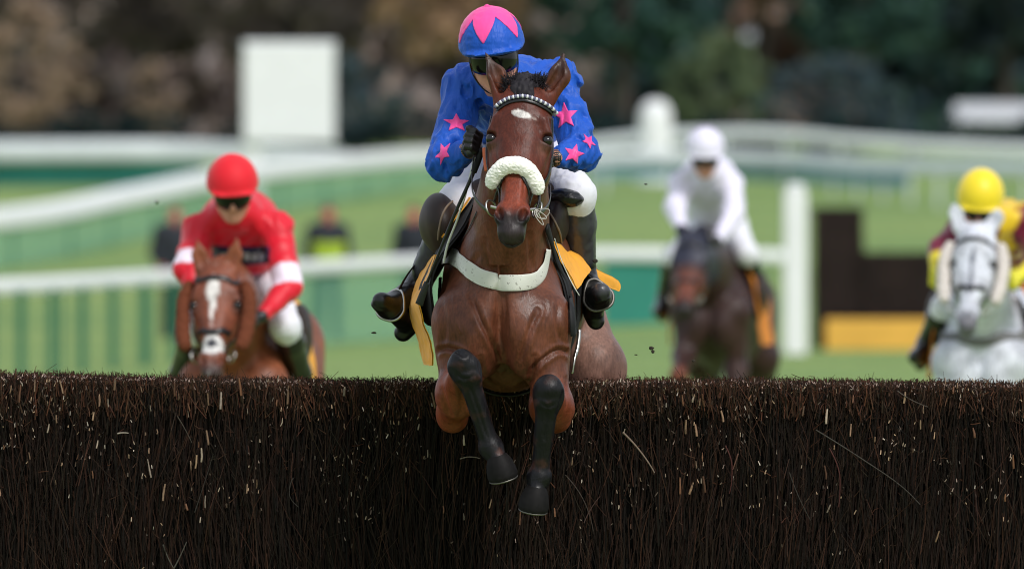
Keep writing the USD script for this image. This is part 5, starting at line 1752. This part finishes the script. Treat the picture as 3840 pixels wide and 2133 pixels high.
def seat(fr, **over):
    """A rider crouching in the saddle of a galloping horse, in the horse's frame; over: joints put elsewhere."""
    P = fr.P
    J = dict(head=P(.02, 0, 2.06), look=fr.F + V3(0, 0, -.35), crown=fr.F * .35 + V3(0, 0, 1), neck=P(-.14, 0, 1.98), chest=P(-.38, 0, 2.0), waist=P(-.62, 0, 2.02), pelvis=P(-.8, 0, 1.98),
             shoulder=[P(-.22, -.175, 1.95), P(-.22, .175, 1.95)], elbow=[P(-.04, -.27, 1.70), P(-.04, .27, 1.70)], wrist=[P(.12, -.13, 1.62), P(.12, .13, 1.62)], hand=[P(.19, -.095, 1.60), P(.19, .095, 1.60)],
             knuckle=[fr.F + V3(.2, 0, .2), fr.F + V3(-.2, 0, .2)], thumb=[V3(.3, .2, 1), V3(-.3, .2, 1)], hip=[P(-.8, -.09, 1.93), P(-.8, .09, 1.93)],
             knee=[P(-.42, -.29, 1.60), P(-.42, .29, 1.60)], ankle=[P(-.74, -.36, 1.28), P(-.74, .36, 1.28)], heel=[P(-.80, -.365, 1.18), P(-.80, .365, 1.18)], toe=[P(-.54, -.39, 1.20), P(-.54, .39, 1.20)])
    J.update(over)
    return J


def dress(label, J, jacket, helmet, tint=None, h=.015, breeches=None, boot=None, seed=1, glove=None, hs=1.0):
    t = Thing("person", label, "person", J["pelvis"])
    B, S, T, bts, gl, hd = person_fields(J, .014, seed, .012)
    t.part("body", B.mesh(.015), M["skin"])
    t.part("breeches", T.mesh(h), breeches or M["white_breeches"])
    m = S.mesh(h)
    jp = t.part("jacket", m, jacket, col=None if tint is None else tint(m[0]))
    hf, ho, a, b, c = helmet_field(J["head"], J["look"], J["crown"], 1.03)
    t.part("helmet", hf.mesh(.008), helmet)
    lens, band = goggles(hd)
    g = t.part("goggles", lens, M["glass_dark"])
    t.part("strap", band, M["black_cloth"], parent=g)
    for i in (0, 1):
        t.part("boot", bts[i].mesh(h), boot or M["boot_black"])
        t.part("glove", gl[i].mesh(.008), glove or M["black_leather"])
    return t, S, jp


# ------------------------------------------------------------------ the chestnut and the red silks
Y1 = 53.3
fr1 = Frame(float(W(860, 900, Y1)[0]), Y1 + .55, math.radians(9))
fr1.F, fr1.L = V3(-.10, -.995, 0), V3(.995, -.10, 0)
P1, M1 = W(812, 1003, Y1), W(788, 1395, Y1 - .30)


def blaze(p, c, ctx, on, t, v, w):
    wob = (meshkit.fbm(p * 40.0, 2, 3) - .5) * .02
    wd = np.interp(t, [.06, .10, .14, .19, .25, .33], [.0, .030, .034, .016, .007, .0])
    c = mixc(c, on * (w > -.08) * smooth01(wd - np.abs(v + .008 + wob), -.004, .004), C(228, 222, 218))
    sn = ((t - .415) / .05) ** 2 + ((v + wob) / .055) ** 2
    c = mixc(c, on * (w > -.07) * smooth01(1.25 - sn, 0, .3), C(222, 218, 216))
    sn = ((t - .41) / .018) ** 2 + (v / .028) ** 2
    return mixc(c, on * (w > -.07) * smooth01(1.25 - sn, 0, .4), C(48, 50, 60))


h1, f1, c1, hd1 = runner("chestnut_horse", "chestnut horse with a white blaze and brown sheepskin cheekpieces coming up to the fence", fr1, P1, M1,
                         [(W(762, 1010, Y1), W(748, 955, Y1), W(738, 893, Y1)), (W(862, 1010, Y1), W(880, 955, Y1), W(892, 880, Y1))],
                         palette(C(128, 72, 46), C(58, 44, 42), C(60, 40, 34), C(122, 66, 46)), extra=blaze)
tack(h1, f1, c1, hd1, noseband=True, cheeks=mat("brown_sheepskin", C(104, 58, 40), rough=.95, spec=.1, mottle=.2, mscale=50, bump=.8, bscale=180), cloth=M["yellow_cloth"])
J1 = seat(fr1, head=W(872, 712, Y1 + .25), look=V3(.02, -1, -.32), crown=V3(-.02, -.22, 1), neck=W(880, 790, Y1 + .42), chest=W(900, 832, Y1 + .62), waist=W(915, 915, Y1 + .9), pelvis=W(935, 960, Y1 + 1.1),
          shoulder=[W(742, 872, Y1 + .48), W(1036, 860, Y1 + .48)], elbow=[W(706, 1010, Y1 + .32), W(1082, 1075, Y1 + .30)], wrist=[W(745, 1130, Y1 + .18), W(985, 1185, Y1 + .12)],
          hand=[W(770, 1165, Y1 + .12), W(935, 1200, Y1 + .06)], hip=[W(870, 1010, Y1 + 1.1), W(1005, 1010, Y1 + 1.1)], knee=[W(735, 1235, Y1 + .6), W(1070, 1225, Y1 + .55)],
          ankle=[W(672, 1400, Y1 + .85), W(1135, 1400, Y1 + .8)], heel=[W(668, 1470, Y1 + 1.05), W(1135, 1470, Y1 + 1.05)], toe=[W(650, 1450, Y1 + .85), W(1150, 1450, Y1 + .85)])


def red_tint(p):
    c = np.repeat(C(214, 22, 44)[None], len(p), 0)
    for i in (0, 1):
        a, b = J1["shoulder"][i], J1["elbow"][i]
        ax = (b - a) / ((b - a) @ (b - a))
        t = (p - a) @ ax
        d = near_line(p, [a, b])
        c = mixc(c, (d < .13) * smooth01(t, .70, .73) * (1 - smooth01(t, 1.04, 1.07)), C(236, 222, 236))
    lo, hi = W(880, 1030, Y1 + .5)[2], W(880, 1062, Y1 + .5)[2]
    body = np.minimum(near_line(p, [J1["neck"], J1["chest"], J1["waist"]]), 9) < .2
    arm = np.minimum(near_line(p, [J1["shoulder"][0], J1["elbow"][0], J1["wrist"][0]]), near_line(p, [J1["shoulder"][1], J1["elbow"][1], J1["wrist"][1]])) > .10
    return mixc(c, body * arm * smooth01(hi - p[:, 2], 0, .006) * 0 + body * arm * smooth01(p[:, 2], hi - .003, hi) * (1 - smooth01(p[:, 2], lo, lo + .003)), C(224, 120, 150))


M["silk_tint"] = mat("printed_silk", tint=True, rough=.45, spec=.35, sheen=.2, bump=.4, bscale=30, bdist=.005)
M["red_cap"] = mat("red_cap_silk", C(222, 24, 40), rough=.65, spec=.35, sheen=.2, bump=.15, bscale=20)
t1, S1, jp1 = dress("jockey in red silks with white arm bands and a red helmet, on the chestnut", J1, M["silk_tint"], M["red_cap"], red_tint, seed=12)
pt = t1.part("chest_panel", decal(S1, [(800, 925), (1010, 925), (1008, 985), (905, 992), (800, 985)], .004, 8, far=55), mat("navy_print", C(30, 30, 72), rough=.6), parent=jp1)
for x0, x1, y0, y1 in ((912, 936, 945, 972), (944, 962, 948, 972), (970, 996, 944, 970), (835, 868, 946, 968)):
    t1.part("print", decal(S1, [(x0, y0), (x1, y0), (x1, y1), (x0, y1)], .007, 8, far=55), mat("white_print", C(205, 205, 220), rough=.6) if x0 == 912 else "/World/Looks/white_print", parent=jp1)

# ------------------------------------------------------------------ the dark bay and the white silks
Y2 = 71.5
fr2 = Frame(float(W(2668, 900, Y2)[0]), Y2 + .5, 0)
fr2.F, fr2.L = V3(-.13, -.9915, 0), V3(.9915, -.13, 0)
P2, M2 = W(2590, 895, Y2 - .1), W(2562, 1150, Y2 - .52)


def hood(p, c, ctx, on, t, v, w):
    c = mixc(c, smooth01(t, -.2, -.1) * (1 - smooth01(t, .20, .24)) * (np.abs(v) < .2) * smooth01(.42 - np.abs(w + .1), 0, .1), C(44, 46, 62))
    return mixc(c, on * smooth01(t, .26, .34) * (1 - smooth01(t, .50, .56)) * .8, C(120, 64, 46))


h2, f2, c2, hd2 = runner("dark_bay_horse", "dark brown horse in a navy hood galloping far behind, under the white silks", fr2, P2, M2,
                         [(W(2565, 890, Y2), W(2556, 862, Y2), W(2550, 836, Y2)), (W(2618, 890, Y2), W(2630, 862, Y2), W(2636, 836, Y2))],
                         palette(C(56, 37, 34), C(34, 27, 28), C(104, 56, 42), C(66, 42, 38)), h=.014, extra=hood, drop=.12,
                         legs=((.55, 1.35, .40, 1.15, .30), (.20, 1.0, -.1, .75, .12)))
tack(h2, f2, c2, hd2, cloth=mat("orange_cloth", C(214, 130, 40), rough=.6, mottle=.15, mscale=10))
J2 = seat(fr2, head=W(2644, 576, Y2 + .3), look=V3(.02, -1, -.32), crown=V3(0, -.3, 1), neck=W(2648, 636, Y2 + .45), chest=W(2655, 672, Y2 + .65), waist=W(2680, 750, Y2 + .9), pelvis=W(2690, 830, Y2 + 1.1),
          shoulder=[W(2556, 694, Y2 + .5), W(2736, 690, Y2 + .5)], elbow=[W(2530, 780, Y2 + .35), W(2752, 800, Y2 + .35)], wrist=[W(2560, 868, Y2 + .12), W(2690, 905, Y2 + .12)], hand=[W(2582, 890, Y2 + .04), W(2655, 905, Y2 + .04)],
          hip=[W(2640, 850, Y2 + 1.1), W(2745, 850, Y2 + 1.1)], knee=[W(2530, 960, Y2 + .7), W(2800, 950, Y2 + .7)], ankle=[W(2490, 1110, Y2 + 1.0), W(2835, 1100, Y2 + 1.0)],
          heel=[W(2490, 1175, Y2 + 1.03), W(2838, 1160, Y2 + 1.03)], toe=[W(2468, 1165, Y2 + .85), W(2856, 1150, Y2 + .85)])
M["white_silk"] = mat("white_silk", C(226, 222, 240), rough=.5, spec=.35, sheen=.1, bump=.4, bscale=30, bdist=.005)
dress("jockey in plain white silks and white helmet far behind on the right", J2, M["white_silk"], M["white_silk"], h=.015, seed=22)

# ------------------------------------------------------------------ the grey and the yellow and maroon silks
Y3 = 59.6
fr3 = Frame(float(W(3690, 900, Y3)[0]), Y3 + .5, 0)
fr3.F, fr3.L = V3(-.13, -.9915, 0), V3(.9915, -.13, 0)
P3, M3 = W(3660, 862, Y3 - .05), W(3622, 1215, Y3 - .36)


def dapple(p, c, ctx, on, t, v, w):
    n = meshkit.fbm(p * 16.0, 3, 15)
    c = c * (.86 + .28 * n[:, None])
    c = mixc(c, on * (np.abs(v) < .010) * (w > -.06) * smooth01(t, .10, .14) * (1 - smooth01(t, .38, .42)), C(96, 100, 112))
    return mixc(c, on * smooth01(t, .48, .56) * .6, C(120, 118, 126))


h3, f3, c3, hd3 = runner("grey_horse", "pale grey horse with cream sheepskin cheekpieces at the right edge", fr3, P3, M3,
                         [(W(3598, 850, Y3), W(3584, 800, Y3), W(3573, 756, Y3)), (W(3716, 850, Y3), W(3738, 815, Y3), W(3744, 778, Y3))],
                         palette(C(205, 208, 218), C(100, 100, 108), C(150, 150, 160)), extra=dapple)
tack(h3, f3, c3, hd3, cheeks=mat("cream_sheepskin", C(206, 198, 190), rough=.95, spec=.1, mottle=.1, mscale=50, bump=.8, bscale=180), cloth="/World/Looks/orange_cloth", girth=mat("grey_girth", C(112, 112, 112), rough=.8))
J3 = seat(fr3, head=W(3676, 752, Y3 + .22), look=V3(-.12, -1, -.55), crown=V3(.04, -.4, 1), neck=W(3725, 830, Y3 + .42), chest=W(3765, 860, Y3 + .62), waist=W(3800, 900, Y3 + .9), pelvis=W(3830, 950, Y3 + 1.1),
          shoulder=[W(3610, 865, Y3 + .48), W(3862, 820, Y3 + .5)], elbow=[W(3532, 935, Y3 + .34), W(3895, 985, Y3 + .34)], wrist=[W(3508, 1018, Y3 + .2), W(3830, 1030, Y3 + .18)], hand=[W(3520, 1055, Y3 + .14), W(3790, 1060, Y3 + .10)],
          hip=[W(3765, 985, Y3 + 1.1), W(3895, 985, Y3 + 1.1)], knee=[W(3545, 1150, Y3 + .75), W(3915, 1150, Y3 + .75)], ankle=[W(3470, 1285, Y3 + 1.0), W(3975, 1285, Y3 + 1.0)],
          heel=[W(3462, 1350, Y3 + 1.04), W(3985, 1350, Y3 + 1.04)], toe=[W(3430, 1335, Y3 + .85), W(4010, 1335, Y3 + .85)])


def maroon_tint(p):
    c = np.repeat(C(226, 190, 40)[None], len(p), 0)
    cell = meshkit.noise(p * 15.0, 4)
    c = mixc(c, smooth01(cell, .58, .62), C(120, 30, 44))
    for i in (0, 1):
        a, b, w = J3["shoulder"][i], J3["elbow"][i], J3["wrist"][i]
        d = near_line(p, [a + (b - a) * .1, b, w])
        c = mixc(c, smooth01(.115 - d, 0, .01), C(118, 26, 56))
        d = near_line(p, [b + (w - b) * .55, w + (w - b) * .2])
        c = mixc(c, smooth01(.066 - d, 0, .01), C(222, 204, 50))
    return c


t3, S3, jp3 = dress("jockey with yellow helmet and maroon sleeves on the grey at right", J3, M["silk_tint"], mat("yellow_cap_silk", C(240, 214, 44), rough=.42, spec=.35, sheen=.2, bump=.4, bscale=40), maroon_tint, seed=32, glove=mat("yellow_glove", C(222, 214, 60), rough=.6))


# ------------------------------------------------------------------ people standing beyond the rail
def stander(label, qx, Y, yaw, hgt=1.75, band=True, seed=1, turn=0.0):
    b = W(qx, 600, Y) * V3(1, 1, 0) + V3(0, 0, float(ground_z(0, Y)))
    s = hgt / 1.75
    R = np.array([[math.cos(yaw), -math.sin(yaw), 0], [math.sin(yaw), math.cos(yaw), 0], [0, 0, 1]])
    p = lambda x, y, z: b + R @ V3(x, y, z) * s    # noqa: E731
    fd = R @ V3(0, -1, 0)
    J = dict(head=p(0, -.02, 1.63), look=fd, crown=V3(0, 0, 1), neck=p(0, .02, 1.45), chest=p(0, .02, 1.27), waist=p(0, .02, 1.06), pelvis=p(0, .02, .94),
             shoulder=[p(-.18, .02, 1.40), p(.18, .02, 1.40)], elbow=[p(-.25, .04, 1.13), p(.25, .04, 1.13)], wrist=[p(-.22, -.10, .95), p(.22, -.10, .95)], hand=[p(-.20, -.16, .90), p(.20, -.16, .90)],
             knuckle=[fd + V3(0, 0, -1), fd + V3(0, 0, -1)], thumb=[R @ V3(.5, -.8, .3), R @ V3(-.5, -.8, .3)], hip=[p(-.09, .02, .90), p(.09, .02, .90)], knee=[p(-.10, 0, .50), p(.11, .02, .50)],
             ankle=[p(-.11, .03, .09), p(.12, .04, .09)], heel=[p(-.11, .07, .05), p(.12, .08, .05)], toe=[p(-.13, -.12, .05), p(.15, -.11, .05)])
    t = Thing("person", label, "person", b)
    B, S, T, bts, gl, hd = person_fields(J, .03, seed, .01)
    t.part("body", B.mesh(.014), M["ruddy_skin"])
    t.part("jacket", S.mesh(.016), M["dark_coat"])
    T.chain([J["knee"][0], J["ankle"][0]], [.075, .065], .03)
    T.chain([J["knee"][1], J["ankle"][1]], [.075, .065], .03)
    t.part("trousers", T.mesh(.016), M["dark_trousers"])
    for i in (0, 1):
        t.part("boot", bts[i].mesh(.016), M["boot_black"])
    hf = Field()
    hf.ell(J["head"] + V3(0, .02, .045), V3(.09, .105, .085), None, .02)
    hf.plane(J["head"] + V3(0, .0, .03), V3(0, -.6, -1), .02)
    t.part("hair", hf.mesh(.014), M["hair"])
    if band:
        v = Field()
        v.bone(J["chest"] - V3(0, 0, .05), J["waist"] - V3(0, 0, .02), .18, .175, .03, R @ V3(1, 0, 0), 1.3)
        v.plane(J["chest"] - V3(0, 0, .02), V3(0, 0, 1), .01)
        v.plane(J["waist"] - V3(0, 0, .10), V3(0, 0, -1), .01)
        t.part("vest", v.mesh(.016), M["hi_vis"])
    return t


M["ruddy_skin"] = mat("ruddy_skin", C(186, 104, 92), rough=.5)
M["dark_coat"] = mat("dark_coat", C(34, 38, 46), rough=.8)
M["dark_trousers"] = mat("dark_green_trousers", C(26, 38, 36), rough=.85)
M["hi_vis"] = mat("hi_vis_yellow", C(158, 182, 44), rough=.6)
stander("person in dark clothes with a bright yellow vest standing behind the near rail", 1230, 146, .2, 1.76, True, 41)
stander("person in dark clothes partly hidden behind the blue jockey's right boot", 1555, 147, -.3, 1.74, False, 42)
stander("person in dark clothes mostly hidden behind the red jockey's right arm", 655, 146, .3, 1.74, False, 43)

# ------------------------------------------------------------------ clods and scraps thrown up in the air
for i, (qx, qy, Y, r) in enumerate(((2422, 691, 41.8, .0042), (2442, 1305, 41.9, .006), (2449, 1318, 41.9, .004), (1402, 1247, 41.9, .006), (2232, 979, 41.6, .0065), (588, 758, 50, .0045), (2385, 1330, 42.2, .004), (2600, 1352, 42.0, .004))):
    m = trimesh.creation.icosphere(2, r)
    v = np.array(m.vertices)
    v *= (1 + (meshkit.fbm(v * 300 + i * 7.3, 3, i) - .5)[:, None] * 1.2) * V3(1.5, .9, .6 + .5 * (i % 3))
    where = ("right of the white marker post", "over the grass right of the bay's haunch", "just below the larger clod by the bay's haunch", "left of the blue jockey's right boot", "beside the blue jockey's left boot leg", "in front of the second white rail at left", "near the fence top below the teal windbreak", "above the fence top under the white wing post")[i]
    top("clod", (v + W(qx, qy, Y), np.array(m.faces)), M["mud"], f"small dark clod of turf flying {where}", "clod", "clods thrown up by the horses", smooth=True)
